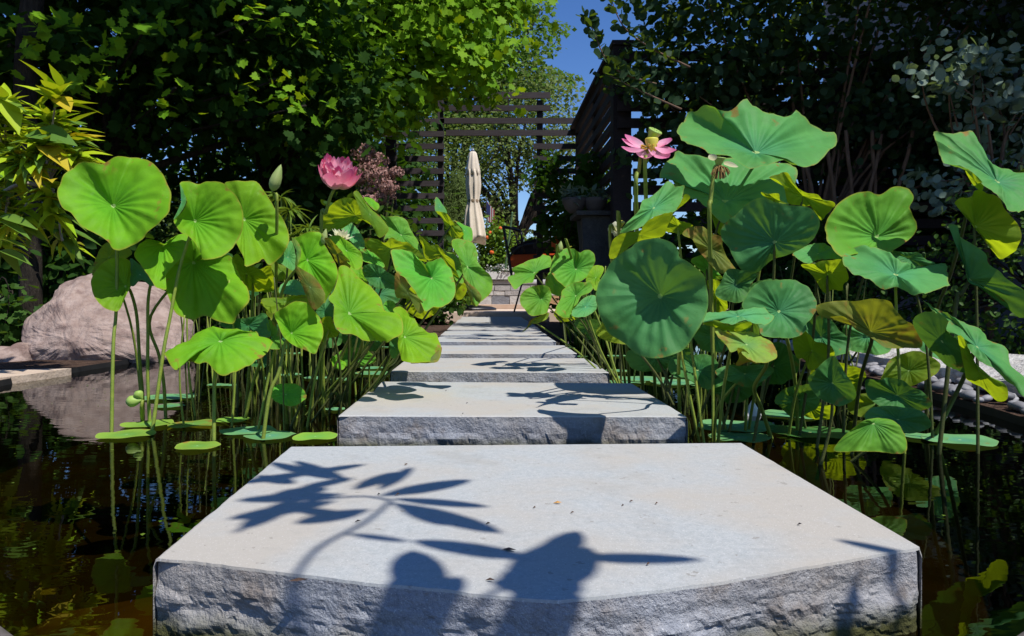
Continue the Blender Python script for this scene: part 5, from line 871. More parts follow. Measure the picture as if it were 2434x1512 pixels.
# sprig of smokebush against the sky
rt = empty('smokebush_branch', P(1700, 320, 6.2)); tag(rt, 'loose smokebush branch with small round leaves against the blue sky', 'branch')
for (ps) in [[(1560, 200), (1480, 175), (1440, 140), (1415, 85), (1395, 40)], [(1640, 160), (1540, 110), (1480, 60), (1450, -10)], [(1620, 260), (1520, 215), (1450, 180)]]:
    pts = smoothline([P(x, y, 6.0) for x, y in ps], 6); mb = MB(); mb.tube(pts, [.009 - .006 * i / len(pts) for i in range(len(pts))], 6); mb.obj('twig', M['bark_tan'], rt, smooth=True)
    TVb = bpy.data.meshes.new('leaf'); TVb.from_pydata(ROUND[0].tolist(), [], ROUND[1]); TVb.materials.append(fm('smoke', True)); TVb.polygons.foreach_set('use_smooth', [True] * len(TVb.polygons))
    for i, p in enumerate(pts[2:]):
        for s in (-1, 1, 0):
            o = bpy.data.objects.new('leaf', TVb); COL.objects.link(o); o.parent = rt; o.matrix_parent_inverse = Matrix.Translation(rt.location).inverted()
            sz = random.uniform(.055, .095); d = Vector((s * random.uniform(.4, 1) + random.uniform(-.2, .2), random.uniform(-.6, .6), random.uniform(-.2, .9))).normalized()
            q = Vector((0, 1, 0)).rotation_difference(d).to_matrix().to_4x4() @ Matrix.Rotation(random.uniform(0, 6.28), 4, 'Y'); o.matrix_basis = Matrix.Translation(p + d * sz * .7) @ q @ Matrix.Scale(sz, 4)
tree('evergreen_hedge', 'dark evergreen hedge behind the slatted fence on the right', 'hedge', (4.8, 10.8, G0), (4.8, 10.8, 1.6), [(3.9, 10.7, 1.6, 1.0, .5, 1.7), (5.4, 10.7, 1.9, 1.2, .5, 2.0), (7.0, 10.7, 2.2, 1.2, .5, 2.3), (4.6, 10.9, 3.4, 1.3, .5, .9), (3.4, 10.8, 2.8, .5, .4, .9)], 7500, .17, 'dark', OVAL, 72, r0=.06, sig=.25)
# paler sprays at the right frame edge
rt = empty('smokebush', (3.9, 5.6, G0)); tag(rt, 'grey green leafy smokebush spray at the right frame edge', 'shrub')
c = crown(rt, ROUND, [(3.75, 5.5, 2.15, .55, .35, .22), (3.5, 5.5, 2.3, .35, .25, .15), (4.0, 5.6, 1.75, .35, .3, .3), (3.6, 5.7, 1.35, .3, .3, .25)], 800, .066, fm('smoke_pale'), 73, fm('smoke_pale', True), 260, per=9, sig=.11, up=.3)
branches(rt, (4.1, 5.9, G0), (3.95, 5.75, 1.2), c, .03, M['bark_tan'], seed=3, lim=20)
tree('boxwood_shrub', 'small leaved dark shrub on the right bank behind tall lotus stalks', 'shrub', (4.0, 5.4, G0), (4.0, 5.4, .6), [(3.95, 5.4, .75, .75, .5, .75), (3.3, 6.2, .45, .6, .4, .45), (4.4, 5.0, 1.2, .5, .4, .5)], 5200, .045, 'bush', OVAL, 74, r0=.03, sig=.09)
# unseen tree added on the right to keep the bank in shade
tree('unseen_shade_tree', 'tall unseen tree added at the house to shade the right bank', 'tree', (7.4, 4.6, G0), (6.6, 4.8, 3.6), [(5.6, 5.4, 5.6, 1.8, 1.6, 1.2), (7.0, 5.2, 6.4, 2.2, 2.0, 1.6), (4.4, 5.9, 6.0, 1.2, 1.2, .8)], 7000, .22, 'dark', OVAL, 75, r0=.18, sig=.4)
# bushes about the fence and the patio
for nm, lb, cat, b, bl, n_, s_, k_, tm_, sd in [
    ('flowering_shrub', 'bushy green shrub with red blooms in a pot right of the umbrella', 'shrub', (.22, 20.6, .335), [(.22, 20.6, 2.0, .55, .45, .75), (.3, 20.6, 1.4, .5, .4, .5)], 2600, .11, 'lime', OVAL, 81),
    ('garden_shrub', 'green leafy shrub under the pink flower at the back of the left stand', 'shrub', (-2.0, 9.8, G0), [(-2.0, 9.9, 1.5, .55, .45, .6), (-1.6, 10.4, 1.0, .6, .4, .7)], 1800, .15, 'bush', OVAL, 82),
    ('climbing_vine', 'dark vine climbing the right post of the portal', 'vine', (1.35, 13.6, .1), [(1.30, 13.6, 2.1, .30, .3, .8), (1.6, 12.6, 1.6, .42, .4, .8), (1.1, 13.8, 2.9, .25, .2, .35), (1.58, 11.2, 2.2, .18, .5, .5)], 2600, .13, 'dark', OVAL, 83),
    ('garden_shrub', 'low dark shrub under the bowls beside the stone pier', 'shrub', (1.55, 12.0, G0), [(1.55, 12.0, .7, .4, .4, .7)], 1200, .10, 'dark', OVAL, 84),
    ('garden_shrub', 'light green bush behind the slatted screen left of the umbrella', 'shrub', (-1.2, 16.2, .22), [(-1.3, 16.2, .9, .6, .4, .5), (-.6, 16.4, .7, .4, .4, .4)], 1500, .12, 'lime', OVAL, 85),
    ('ground_cover', 'low green weedy plant on the left bank beside the boulder', 'plant', (-4.35, 6.4, G0), [(-4.35, 6.4, .38, .36, .25, .28), (-4.6, 6.6, .3, .3, .2, .2)], 700, .085, 'bush', MAPLE, 86),
    ('golden_shrub', 'fine yellow green shrub between the two upright left leaves', 'shrub', (-3.1, 7.6, G0), [(-3.1, 7.6, 1.0, .28, .25, .6)], 1800, .035, 'conifer', OVAL, 87),
    ('ground_cover', 'bushy green plant at the foot of the twisted lotus leaf', 'plant', (-.95, 13.2, G0), [(-1.0, 13.2, .45, .5, .4, .42), (-1.7, 13.0, .5, .5, .4, .45)], 1200, .13, 'bush', OVAL, 88),
    ('garden_shrub', 'dark shrub behind the right lotus stand below the fence', 'shrub', (2.4, 8.4, G0), [(2.3, 8.4, .75, .8, .4, .75), (3.7, 8.4, .7, .9, .4, .7)], 3600, .10, 'dark', OVAL, 89)]:
    tree(nm, lb, cat, b, (b[0], b[1], b[2] + .4), bl, n_, s_, k_, tm_, sd, r0=.025, sig=.13)
# red blooms
rt = None
for i in range(7):
    p = Vector((random.uniform(-.15, .55), 20.1, random.uniform(1.6, 2.6))); o = blob('hibiscus_bloom', p, (.05, .04, .05), solid('red_bloom', (.65, .07, .02), (.75, .2, .03), 20) if i == 0 else bpy.data.materials['red_bloom'], i, 2); tag(o, 'small red bloom on the potted shrub by the umbrella', 'flower', 'red blooms by the umbrella')
# weeping conifer behind the slatted screen
rt = empty('weeping_conifer', (-.75, 20.5, .3)); tag(rt, 'feathery yellow green conifer behind the screen left of the umbrella', 'tree')
rng = np.random.default_rng(5); pos = []; nr = []
for k in range(900):
    h = rng.random() ** .8; a = rng.random() * 6.283; rr = (1 - h * .75) * 1.15; z = .5 + h * 3.6
    for t in np.linspace(.35, 1, 8): pos.append((-.85 + rr * t * math.cos(a), 20.5 + rr * t * math.sin(a) * .8, z - .5 * t * t + rng.normal() * .03)); nr.append((math.cos(a) * .8, math.sin(a) * .8, .7))
pos = np.array(pos); nr = np.array(nr) + rng.normal(size=(len(nr), 3)) * .4
o = link('crown', leafmesh('crown', NEEDLE, pos, orient(nr, rng.random(len(pos)) * 6.28), np.full(len(pos), .2) * (.7 + .6 * rng.random(len(pos))), fm('conifer'), rng.random(len(pos))), rt); o['kind'] = 'stuff'
branches(rt, (-.85, 20.5, .3), (-.85, 20.5, 3.6), [], .08, M['bark'])
# brown seed heads (tall perennial)
rt = empty('joe_pye_weed', P(880, 560, 8.6) * 1 + Vector((0, 0, -1.2))); tag(rt, 'tall perennial with rusty pink seed heads behind the pink flower', 'plant')
rng = np.random.default_rng(9)
for i, (x, y, r_) in enumerate([(865, 365, 34), (893, 385, 36), (870, 410, 36), (905, 420, 34), (925, 445, 26), (890, 455, 36), (942, 410, 20), (850, 425, 26), (915, 470, 28), (880, 480, 26)]):
    c = P(x, y, 8.6 + rng.random() * .4); rad = r_ / F * 8.6; n_ = 520; d = rng.normal(size=(n_, 3)); d /= np.linalg.norm(d, axis=1, keepdims=True); d[:, 2] = d[:, 2] * .7; pos = np.array(c) + d * rad * (rng.random((n_, 1)) ** .3)
    k = (np.sin(pos[:, 0] * 60) + np.sin(pos[:, 2] * 70) > -.9); pos, d = pos[k], d[k]; o = link('seed_head', leafmesh('seed_head', QUAD, pos, orient(d + rng.normal(size=d.shape) * .5, rng.random(len(d)) * 6.28), np.full(len(d), .034), fm('brown'), rng.random(len(d))), rt); o['kind'] = 'stuff'
    mb = MB(); mb.tube([c, Vector((c.x * .6 + rt.location.x * .4, c.y, c.z * .5)), rt.location + Vector((rng.normal() * .1, 0, -.2))], .012, 6); mb.obj('stem', M['stem_dark'], rt)
crown(rt, OVAL, [(P(880, 520, 8.9).x, 8.9, 1.2, .5, .3, .5)], 500, .14, fm('bush'), 91, sig=.15)
# papyrus-like tufts behind the left stand
for i, (x, y, Y) in enumerate([(690, 500, 6.2), (735, 545, 5.8), (705, 560, 6.0), (668, 470, 6.6)]):
    c = P(x, y, Y); rt = empty('umbrella_sedge', (c.x, c.y, 0)); tag(rt, ['fine leaved sedge tuft right of the tall bud', 'fine leaved sedge tuft nearest the small bud', 'low fine leaved sedge tuft behind the left stand', 'highest fine leaved sedge tuft behind the tall bud'][i], 'sedge', 'sedge tufts behind the left stand'); mb = MB(); mb.tube([c, Vector((c.x + .03, c.y, c.z * .5)), Vector((c.x, c.y, -.05))], .007, 6); mb.obj('stem', M['stem'], rt)
    n_ = 26; rng = np.random.default_rng(100 + i); a = np.arange(n_) * 6.283 / n_; nr = np.stack([np.cos(a) * .25, np.sin(a) * .25, np.ones(n_)], 1); TVx = tmpl_lance(.45); TVx = (TVx[0] * np.array([.35, 1, 1]), TVx[1]); rot = orient(np.tile([[0, 0, 1.]], (n_, 1)) + rng.normal(size=(n_, 3)) * .35, a)
    me = leafmesh('leaf_whorl', TVx, np.tile(np.array(c)[None], (n_, 1)), rot, .19 * (.7 + .5 * rng.random(n_)), fm('reed'), rng.random(n_)); o = link('leaf_whorl', me, rt); o['kind'] = 'stuff'
# reeds at the far right water edge
rng = np.random.default_rng(77); n_ = 420; X = rng.uniform(.95, 2.2, n_); Yy = rng.uniform(7.5, 9.0, n_); pos = np.stack([X, Yy, np.zeros(n_)], 1); nr = np.stack([rng.normal(size=n_) * .25, -np.ones(n_), rng.normal(size=n_) * .15], 1)
TVx = tmpl_lance(.1); TVx = (TVx[0] * np.array([.12, 1, 1]), TVx[1]); rot = orient(nr, rng.normal(size=n_) * .2)
for i in range(n_):
    if rot[i][2][1] < 0: rot[i] = rot[i] * np.array([-1, -1, 1])
o = link('reeds', leafmesh('reeds', TVx, pos, rot, rng.uniform(.35, .8, n_), fm('reed'), rng.random(n_))); tag(o, 'thin grassy reeds at the far right water edge', 'reeds', kind='stuff')
# ------------------------------------------------------------------ slatted screens
M['timber'] = solid('stained_timber', (.040, .032, .035), (.054, .044, .048), 6, .7, .25, (30, .4, .004), stretch=(1, 8, 8), rnd=.3)
M['timber_shaded'] = solid('shaded_timber', (.022, .016, .017), (.034, .025, .026), 6, .75, .2, (30, .4, .004), stretch=(8, 1, 8), rnd=.3)  # same stained timber, colour darkened to stand for shade
def beam(parent, a, b, name='slat', mat=None):
    mb = MB(); mb.box(a, b); return mb.obj(name, mat or M['timber'], parent)
YS = 14.2
def vx(x, Y=YS): return (x - CX) / F * Y
def vz(y, Y=YS): return CZ - (y - CY) / F * Y
scr = empty('timber_portal', (0, YS, 0)); tag(scr, 'dark slatted timber portal spanning the far end of the path', 'portal')
for x0, x1, zb in ((1040, 1053, .22), (1277, 1291, .22), (915, 940, .1)): beam(scr, (vx(x0), YS + .06, zb - .1), (vx(x1), YS + .18, vz(236 if x0 > 1000 else 282)), 'post')
rows = [(1125, 1308, 219, 233), (1052, 1308, 250, 263), (1046, 1388, 280, 293), (1060, 1372, 309, 322)]
for x0, x1, y0, y1 in rows: beam(scr, (vx(x0), YS, vz(y1)), (vx(x1), YS + .055, vz(y0)))
for k in range(11):
    y0 = 341 + k * 29.5; beam(scr, (vx(1268), YS, vz(y0 + 13)), (vx(1388), YS + .055, vz(y0)))
for k in range(10):
    y0 = 282 + k * 29.5; beam(scr, (vx(898), YS, vz(y0 + 13)), (vx(1056), YS + .055, vz(y0)))
# side screen running towards the viewer right of the path
XS = 1.70; sd = empty('timber_screen', (XS, 12, 0)); tag(sd, 'dark slatted screen with a heavy near post running back beside the path', 'screen')
beam(sd, (XS - .10, 9.4, -.05), (XS + .13, 9.62, 3.74), 'post', M['timber_shaded']); beam(sd, (XS - .02, 11.7, -.05), (XS + .12, 11.84, 3.70), 'post', M['timber_shaded']); beam(sd, (XS - .02, 14.0, -.05), (XS + .12, 14.12, 3.66), 'post', M['timber_shaded'])
for k in range(16):
    z = .45 + k * .212; beam(sd, (XS - .045, 9.64, z), (XS + .02, 13.95, z + .11), 'slat', M['timber_shaded']);
beam(sd, (XS - .12, 9.36, 3.745), (XS + .16, 14.2, 3.80), 'cap', M['timber_shaded'])
# fence to the right at the near post
fn = empty('timber_fence', (4, 9.5, 0)); tag(fn, 'dark slatted timber fence behind the smokebush', 'fence')
for k in range(15):
    z = .55 + k * .212; beam(fn, (XS - .06 if k > 9 else XS + .14, 9.30, z), (6.4, 9.345, z + .12), 'slat', M['timber_shaded'])
for x in (3.1, 4.7, 6.2): beam(fn, (x, 9.35, -.05), (x + .14, 9.47, 3.65), 'post')
# house wall at the upper right
M['stucco'] = solid('grey_stucco', (.20, .20, .22), (.25, .25, .27), 4, .95, .1, (50, .3, .01)); M['glass'] = solid('dark_glass', (.02, .025, .03), rough=.08, spec=.5)
hs = empty('house', (9, 9, 0)); tag(hs, 'grey stucco house wall glimpsed through the smokebush at upper right', 'house')
mb = MB(); mb.box((6.6, 4.4, 0), (12, 14.5, 6.6)); mb.obj('wall', M['stucco'], hs)
mb = MB(); mb.box((6.1, 3.9, 6.6), (12.4, 15, 6.8)); mb.obj('roof', M['timber'], hs)
for yy_ in (6.2, 9.4, 12.2):
    f_ = beam(hs, (6.56, yy_, 2.4), (6.62, yy_ + 1.3, 4.2), 'window', M['timber']); mb = MB(); mb.box((6.545, yy_ + .07, 2.47), (6.558, yy_ + 1.23, 4.13)); o = link('pane', mb.mesh('pane', M['glass']), f_)
# ------------------------------------------------------------------ patio things
M['canvas'] = solid('cream_canvas', (.66, .57, .45), (.72, .64, .52), 30, .85, .15, (60, .25, .004)); M['black'] = solid('black_metal', (.012, .012, .014), rough=.4, spec=.5); M['cushion'] = solid('charcoal_cushion', (.022, .02, .026), (.03, .03, .034), 30, .9); M['orange'] = solid('orange_fabric', (.55, .075, .012), (.6, .1, .02), 40, .7)
M['greymetal'] = solid('grey_metal', (.16, .18, .22), rough=.4, metal=.3)
YU = 17.2; ub = P(1122, 730, YU); uz = .22
um = empty('patio_umbrella', (ub.x, YU, uz)); tag(um, 'closed cream patio umbrella tied with a strap', 'umbrella')
def ucx(z): return 0
z_of = lambda y: vz(y, YU)
def pleat(t, z): return 1 + .13 * math.cos(8 * t + z * 1.3) + .06 * math.cos(17 * t + 1 + 3 * z) + .03 * math.sin(5 * z * 4 + 3 * t)
prof = [(.235, z_of(572)), (.24, z_of(560)), (.215, z_of(530)), (.175, z_of(500)), (.122, z_of(478)), (.148, z_of(460)), (.165, z_of(438)), (.155, z_of(415)), (.14, z_of(404))]
mb = MB(); mb.lathe(prof, (ub.x + .03, YU, 0), 64, pleat); mb.v = [(x + (.0 if z > z_of(500) else .06 * (z_of(500) - z)), y, z - (.10 * math.sin(3 * math.atan2(y - YU, x - ub.x) + 1) if z < z_of(560) else 0)) for x, y, z in mb.v]; mb.obj('canopy', M['canvas'], um, smooth=True)
mb = MB(); mb.lathe([(.162, z_of(414)), (.155, z_of(402)), (.115, z_of(380)), (.085, z_of(365)), (.06, z_of(361)), (.01, z_of(360))], (ub.x + .02, YU, 0), 64, lambda t, z: 1 + .07 * math.cos(8 * t)); mb.v = [(x, y, z - (.03 * abs(math.sin(8 * math.atan2(y - YU, x - ub.x))) if z < z_of(412) else 0)) for x, y, z in mb.v]; mb.obj('top_vent', M['canvas'], um, smooth=True)
mb = MB(); mb.lathe([(.136, z_of(481)), (.139, z_of(478)), (.136, z_of(475))], (ub.x + .03, YU, 0), 40); mb.obj('strap', solid('tan_strap', (.30, .22, .14)), um)
mb = MB(); mb.lathe([(.05, z_of(362)), (.04, z_of(357)), (.012, z_of(351))], (ub.x + .02, YU, 0), 12); mb.obj('finial', M['greymetal'], um, smooth=True)
mb = MB(); mb.tube([(ub.x + .03, YU, uz), (ub.x + .03, YU, z_of(360))], .024, 10); mb.obj('pole', M['greymetal'], um, smooth=True)
mb = MB(); mb.lathe([(.62, 0), (.62, .05), (.5, .09), (.16, .12), (.08, .42), (.03, .44)], (ub.x - .05, YU, uz), 28); mb.obj('base', M['black'], um, smooth=True)
# low stone wall with coping, block by block
YW = 19.6; wl_ = empty('stone_wall', (1, YW, .335)); tag(wl_, 'low wall of squared grey and tan stone blocks behind the patio', 'wall')
bc = [(.50, .48, .45), (.42, .40, .39), (.56, .54, .52), (.24, .25, .28), (.46, .30, .16), (.60, .58, .56)]
bmats = [solid('wall_stone', c_, tuple(x * .8 for x in c_), 9, .9, .15, (24, .8, .02)) for c_ in bc]
rsw = random.Random(4); z = .335
for ri, h in enumerate((.24, .125, .145)):
    x = -1.2 - .2 * ri
    while x < 2.6:
        L_ = rsw.uniform(.28, .62) * (1.3 if ri == 0 else 1); mtb = bmats[rsw.choice([0, 1, 2, 5]) if rsw.random() < .75 else rsw.choice([3, 4])]
        rough_block('stone_block', x, x + L_ - .012, YW + rsw.uniform(-.015, .015), YW + .3, z, z + h - .012, mtb, rsw.random() * 9, wl_, .006, 2); x += L_
    z += h
mb = MB(); mb.box((-1.6, YW + .03, .335), (2.7, YW + .29, z)); mb.obj('mortar_core', solid('mortar', (.12, .11, .10)), wl_)
mb = MB(); mb.tube([(-1.65, YW + .13, z + .07), (2.75, YW + .13, z + .07)], .085, 16); mb.obj('coping', solid('grey_coping', (.34, .33, .33), (.4, .39, .39), 8, .7), wl_, smooth=True)
# white trough with flowers
zt = z + .155; tr_ = empty('planter_trough', (.45, YW + .13, zt)); tag(tr_, 'white trough planter with tiny white flowers on the wall', 'planter')
mb = MB(); mb.add([(x, y, zz) for zz, k in ((zt, .9), (zt + .2, 1)) for x, y in ((.45 - .55 * k, YW - .02), (.45 + .55 * k, YW - .02), (.45 + .55 * k, YW + .28), (.45 - .55 * k, YW + .28))], [(0, 3, 2, 1), (4, 5, 6, 7), (0, 1, 5, 4), (1, 2, 6, 5), (2, 3, 7, 6), (3, 0, 4, 7)]); mb.obj('trough', solid('white_glaze', (.6, .6, .58), rough=.4), tr_)
crown(tr_, QUAD, [(.45, YW + .1, zt + .27, .55, .14, .10)], 500, .055, fm('white'), 93, sig=.06, name='blossom'); crown(tr_, OVAL, [(.45, YW + .12, zt + .24, .52, .14, .09), (.75, YW + .1, zt + .5, .12, .1, .22)], 500, .07, fm('bush'), 94, sig=.06, name='foliage')
mb = MB(); mb.lathe([(.20, 0), (.27, .42), (.29, .44), (.29, .5), (.25, .5), (.24, .44)], (.22, 20.6, .335), 20); o = mb.obj('plant_pot', solid('dark_pot', (.07, .07, .08), rough=.5), smooth=True); tag(o, 'dark grey pot holding the red flowering shrub', 'pot')
# patio chair with black frame and orange seat
YC = 15.0
def cz(x, y, d=0): return P(x, y, YC + d)
chn = empty('patio_chair', (cz(1260, 745).x, YC, .22)); tag(chn, 'black framed patio chair with orange seat cushion at the path end', 'chair')
for d in (0, .62):
    mb = MB(); mb.tube(smoothline([cz(1196, 538, d), cz(1203, 575, d), cz(1212, 630, d), cz(1216, 655, d)], 4), .028, 8); mb.obj('back_post', M['black'], chn, smooth=True)
    mb = MB(); a = cz(1246, 655, d); b = cz(1221, 745, d); mb.tube([a, b], .018, 8); mb.obj('leg', M['black'], chn, smooth=True)
    mb = MB(); a = cz(1330, 655, d); b = cz(1345, 742, d); mb.tube([a, b], .018, 8); mb.obj('leg', M['black'], chn, smooth=True)
    mb = MB(); mb.tube(smoothline([cz(1208, 612, d), cz(1240, 585, d), cz(1300, 580, d), cz(1340, 600, d), cz(1335, 655, d)], 5), .024, 8); mb.obj('armrest', M['black'], chn, smooth=True)
mb = MB(); mb.tube([cz(1196, 538), cz(1238, 550)], .028, 8); mb.tube([cz(1238, 550), cz(1246, 600)], .024, 8); mb.obj('back_rail', M['black'], chn, smooth=True)
mb = MB(); mb.tube(smoothline([cz(1206, 600), cz(1216, 565), cz(1226, 562), cz(1232, 600)], 6), .011, 6); mb.tube(smoothline([cz(1216, 604), cz(1228, 575), cz(1238, 575), cz(1242, 604)], 6), .011, 6); mb.obj('back_lattice', M['black'], chn, smooth=True)
def slabbox(name, pts, d0, d1, mat, par, bev=.02):
    mb = MB(); k = len(pts); mb.add([cz(x, y, d0) for x, y in pts] + [cz(x, y, d1) for x, y in pts], [tuple(range(k)), tuple(range(2 * k - 1, k - 1, -1))] + [(i, k + i, k + (i + 1) % k, (i + 1) % k) for i in range(k)])
    me = mb.mesh(name, mat); bm = bmesh.new(); bm.from_mesh(me); bmesh.ops.recalc_face_normals(bm, faces=bm.faces); bmesh.ops.bevel(bm, geom=list(bm.edges), offset=bev, segments=2, affect='EDGES'); bm.to_mesh(me); bm.free(); return link(name, me, par)
slabbox('back_cushion', [(1212, 590), (1250, 572), (1300, 562), (1335, 575), (1338, 602), (1218, 606)], .05, .5, M['cushion'], chn)
slabbox('seat_cushion', [(1208, 606), (1330, 602), (1338, 630), (1212, 636)], .0, .62, M['orange'], chn)
slabbox('seat_frame', [(1212, 638), (1338, 634), (1338, 643), (1214, 647)], .0, .62, M['black'], chn, .006)
# orange lantern
lc = P(1322, 578, 13.2); o_ = empty('hanging_lantern', lc); tag(o_, 'small orange lantern in the dark beside the stone pier', 'lantern')
mb = MB(); mb.lathe([(.05, -.14), (.085, -.08), (.085, .06), (.05, .11), (.02, .12)], lc, 14); mb.obj('shade', M['orange'], o_, smooth=True)
mb = MB(); mb.tube([lc + Vector((0, 0, .12)), lc + Vector((.06, .15, .30)), Vector((XS - .05, 13.6, lc.z + .32))], .006, 6); mb.obj('hook', M['black'], o_)
# stone pier with two bowls of succulents
M['slate'] = solid('dark_slate', (.035, .036, .035), (.06, .06, .058), 5, .8, .3, (16, .8, .03), c3=(.12, .11, .10), scale3=4)
o = rough_block('stone_pier', 1.28, 1.98, 9.9, 10.5, -.05, 1.62, M['slate'], 3, amp=.04, sub=4); tag(o, 'dark rough stone pier behind the white lotus flower', 'stone pier')
mb = MB(); mb.box((1.18, 9.8, 1.625), (2.05, 10.6, 1.68)); tag(mb.obj('slate_cap', M['slate']), 'flat slate slab capping the stone pier', 'slab')
M['bowl'] = solid('terracotta_bowl', (.085, .07, .065), (.11, .09, .08), 8, .8)
for i, x in enumerate((1365, 1415)):
    p = P(x, 480, 10.1); p.z = 1.683; bwl = empty('planter_bowl', p); tag(bwl, ['left grey bowl of succulents on the stone pier', 'right grey bowl of succulents on the stone pier'][i], 'planter', 'bowls on the pier')
    mb = MB(); mb.lathe([(.07, 0), (.13, .06), (.165, .15), (.17, .2), (.155, .2), (.14, .16), (.01, .15)], p, 24); mb.obj('bowl', M['bowl'], bwl, smooth=True)
    crown(bwl, tmpl_lance(.1), [(p.x, p.y, p.z + .24, .1, .1, .08)], 70, .13, fm('smoke_pale'), 110 + i, per=7, sig=.05, name='succulents')
# flag on a slanted pole far behind
fp = P(1160, 560, 21.0); fg = empty('flag', (fp.x, 21, .335)); tag(fg, 'small striped flag on a pole among the trees behind the patio', 'flag')
mb = MB(); mb.tube([(fp.x, 21, .335), P(1157, 470, 21)], .02, 6); mb.obj('pole', M['greymetal'], fg)
fw = [solid('flag_red', (.35, .03, .04)), solid('flag_white', (.6, .58, .56)), solid('flag_blue', (.03, .04, .14))]
for k in range(7):
    mb = MB(); a0, a1 = P(1158 + k * 2.4, 480 + k * 3, 20.97), P(1160 + k * 2.4, 480 + k * 3, 20.97); mb.add([a0, a1 + Vector((.012, 0, -.02)), a1 + Vector((.03, .03, -.55)), a0 + Vector((0, .03, -.5))], [(0, 1, 2, 3)]); mb.obj('stripe', fw[k % 2], fg)
mb = MB(); a0 = P(1157, 480, 20.95); mb.add([a0, a0 + Vector((.1, 0, -.12)), a0 + Vector((.1, .02, -.4)), a0 + Vector((-.01, .02, -.3))], [(0, 1, 2, 3)]); mb.obj('canton', fw[2], fg)
# green slanted board by the chair, white wire pole
a, b = P(1203, 575, 19.0), P(1218, 505, 19.0); mb = MB(); mb.tube([Vector((a.x - .12, 19.95, .335)), b], .028, 4); tag(mb.obj('garden_stake', solid('green_paint', (.12, .24, .12))), 'slanted pale green garden stake behind the chair', 'stake')
# ------------------------------------------------------------------ yellow leaved shrub on the left bank
ys = empty('yellow_shrub', (-3.35, 5.1, G0)); tag(ys, 'yellow green shrub with long pointed leaves at the left frame edge', 'shrub')
lmats = [fm('yellow', True), foliage('yellow_leaf_green', (.09, .2, .03), (.16, .28, .03), (.3, .42, .02), .3, inst=True), foliage('yellow_leaf_gold', (.50, .38, .015), (.55, .44, .03), (.6, .45, .01), .3, inst=True)]
lms = []
for lm in lmats:
    for dr in (.15, .4):
        t_ = tmpl_lance(dr); me = bpy.data.meshes.new('leaf'); me.from_pydata(t_[0].tolist(), [], t_[1]); me.materials.append(lm); me.polygons.foreach_set('use_smooth', [True] * len(me.polygons)); lms.append(me)
rsy = random.Random(31)
def yleaf(p, d, L_, wide=1.0, mi=None):
    o = bpy.data.objects.new('leaf', lms[mi if mi is not None else (rsy.choice([0, 1, 0, 1, 0, 1, 2, 3]) if rsy.random() > .07 else rsy.choice([4, 5]))]); COL.objects.link(o); o.parent = ys; o.matrix_parent_inverse = Matrix.Translation(ys.location).inverted()
    d = d.normalized(); x = d.cross(Vector((rsy.uniform(-.3, .3), rsy.uniform(-.7, .1), 1))).normalized(); z_ = x.cross(d); mx = Matrix((x * 1.15 * wide, d, z_)).transposed().to_4x4(); o.matrix_basis = Matrix.Translation(p) @ mx @ Matrix.Scale(L_, 4)
YB = 4.7
tips = [((350, 330), .6), ((390, 560), .3), ((370, 640), .0), ((130, 560), .2), ((40, 420), .4), ((110, 690), -.1), ((200, 720), -.2), ((60, 1010), .1), ((130, 1060), -.2), ((320, 990), -.3), ((30, 1100), 0), ((390, 1180), -.2), ((20, 1220), -.1), ((440, 620), .1), ((310, 480), .3), ((20, 640), .2), ((250, 660), .1), ((460, 690), 0), ((300, 900), -.1), ((60, 830), 0), ((-40, 500), .2), ((-40, 760), .2), ((-60, 960), .2)]
br = MB()
hubs = [P(*R('T', [(280, 900)])[0], YB + .1), P(*R('T', [(60, 930)])[0], YB + .1), P(*R('T', [(30, 700)])[0], YB + .15)]
for (q, el) in tips:
    x, y = R('T', [q])[0]; c = P(x, y, YB + rsy.uniform(-.25, .3)); h = min(hubs, key=lambda k: (k - c).length); br.tube(smoothline([h, h.lerp(c, .5) + Vector((0, 0, .04)), c], 4), [.009, .008, .0075, .007, .0065, .006, .0055, .005, .004], 6)
    for k in range(rsy.randint(16, 22)):
        az = k * 2.4 + rsy.uniform(-.4, .4); e = el + rsy.uniform(-.5, .55); d = Vector((math.cos(az) * math.cos(e), math.sin(az) * math.cos(e) * .8 - .15, math.sin(e))); yleaf(c - d * .02 + Vector((0, 0, rsy.uniform(-.08, .04))), d, rsy.uniform(.14, .27), rsy.uniform(.6, 1.0))
ex = [((180, 570), (412, 530), 1.75, 3), ((20, 320), (120, 540), 1.1, 0), ((370, 290), (320, 130), 1.5, 0), ((355, 340), (430, 410), 1.6, 4), ((-60, 760), (88, 830), 2.3, 2), ((0, 365), (165, 400), .8, 2), ((230, 620), (460, 780), 1.0, 4), ((0, 1080), (215, 1125), .6, 2), ((0, 1110), (190, 1185), .6, 2), ((0, 1225), (178, 1252), .6, 2), ((0, 1290), (190, 1345), .6, 2)]
for a_, b_, wd, mi in ex: a3, b3 = P(*R('T', [a_])[0], YB - .25), P(*R('T', [b_])[0], YB - .35); yleaf(a3, b3 - a3, (b3 - a3).length, wd, mi)
br.obj('twigs', M['bark_pale'], ys, smooth=True)
mb = MB(); mb.tube(smoothline([P(*R('T', [q])[0], YB) for q in [(-120, 1040), (20, 930), (130, 880), (230, 885), (330, 920)]], 6), .013, 8); mb.tube(smoothline([P(*R('T', [q])[0], YB + .05) for q in [(330, 930), (360, 1000), (370, 1160), (385, 1230)]], 6), .008, 7); mb.tube([P(*R('T', [(-120, 1040)])[0], YB), Vector((-3.35, 5.0, G0 - .05))], .02, 8); mb.obj('branch', M['bark_pale'], ys, smooth=True)
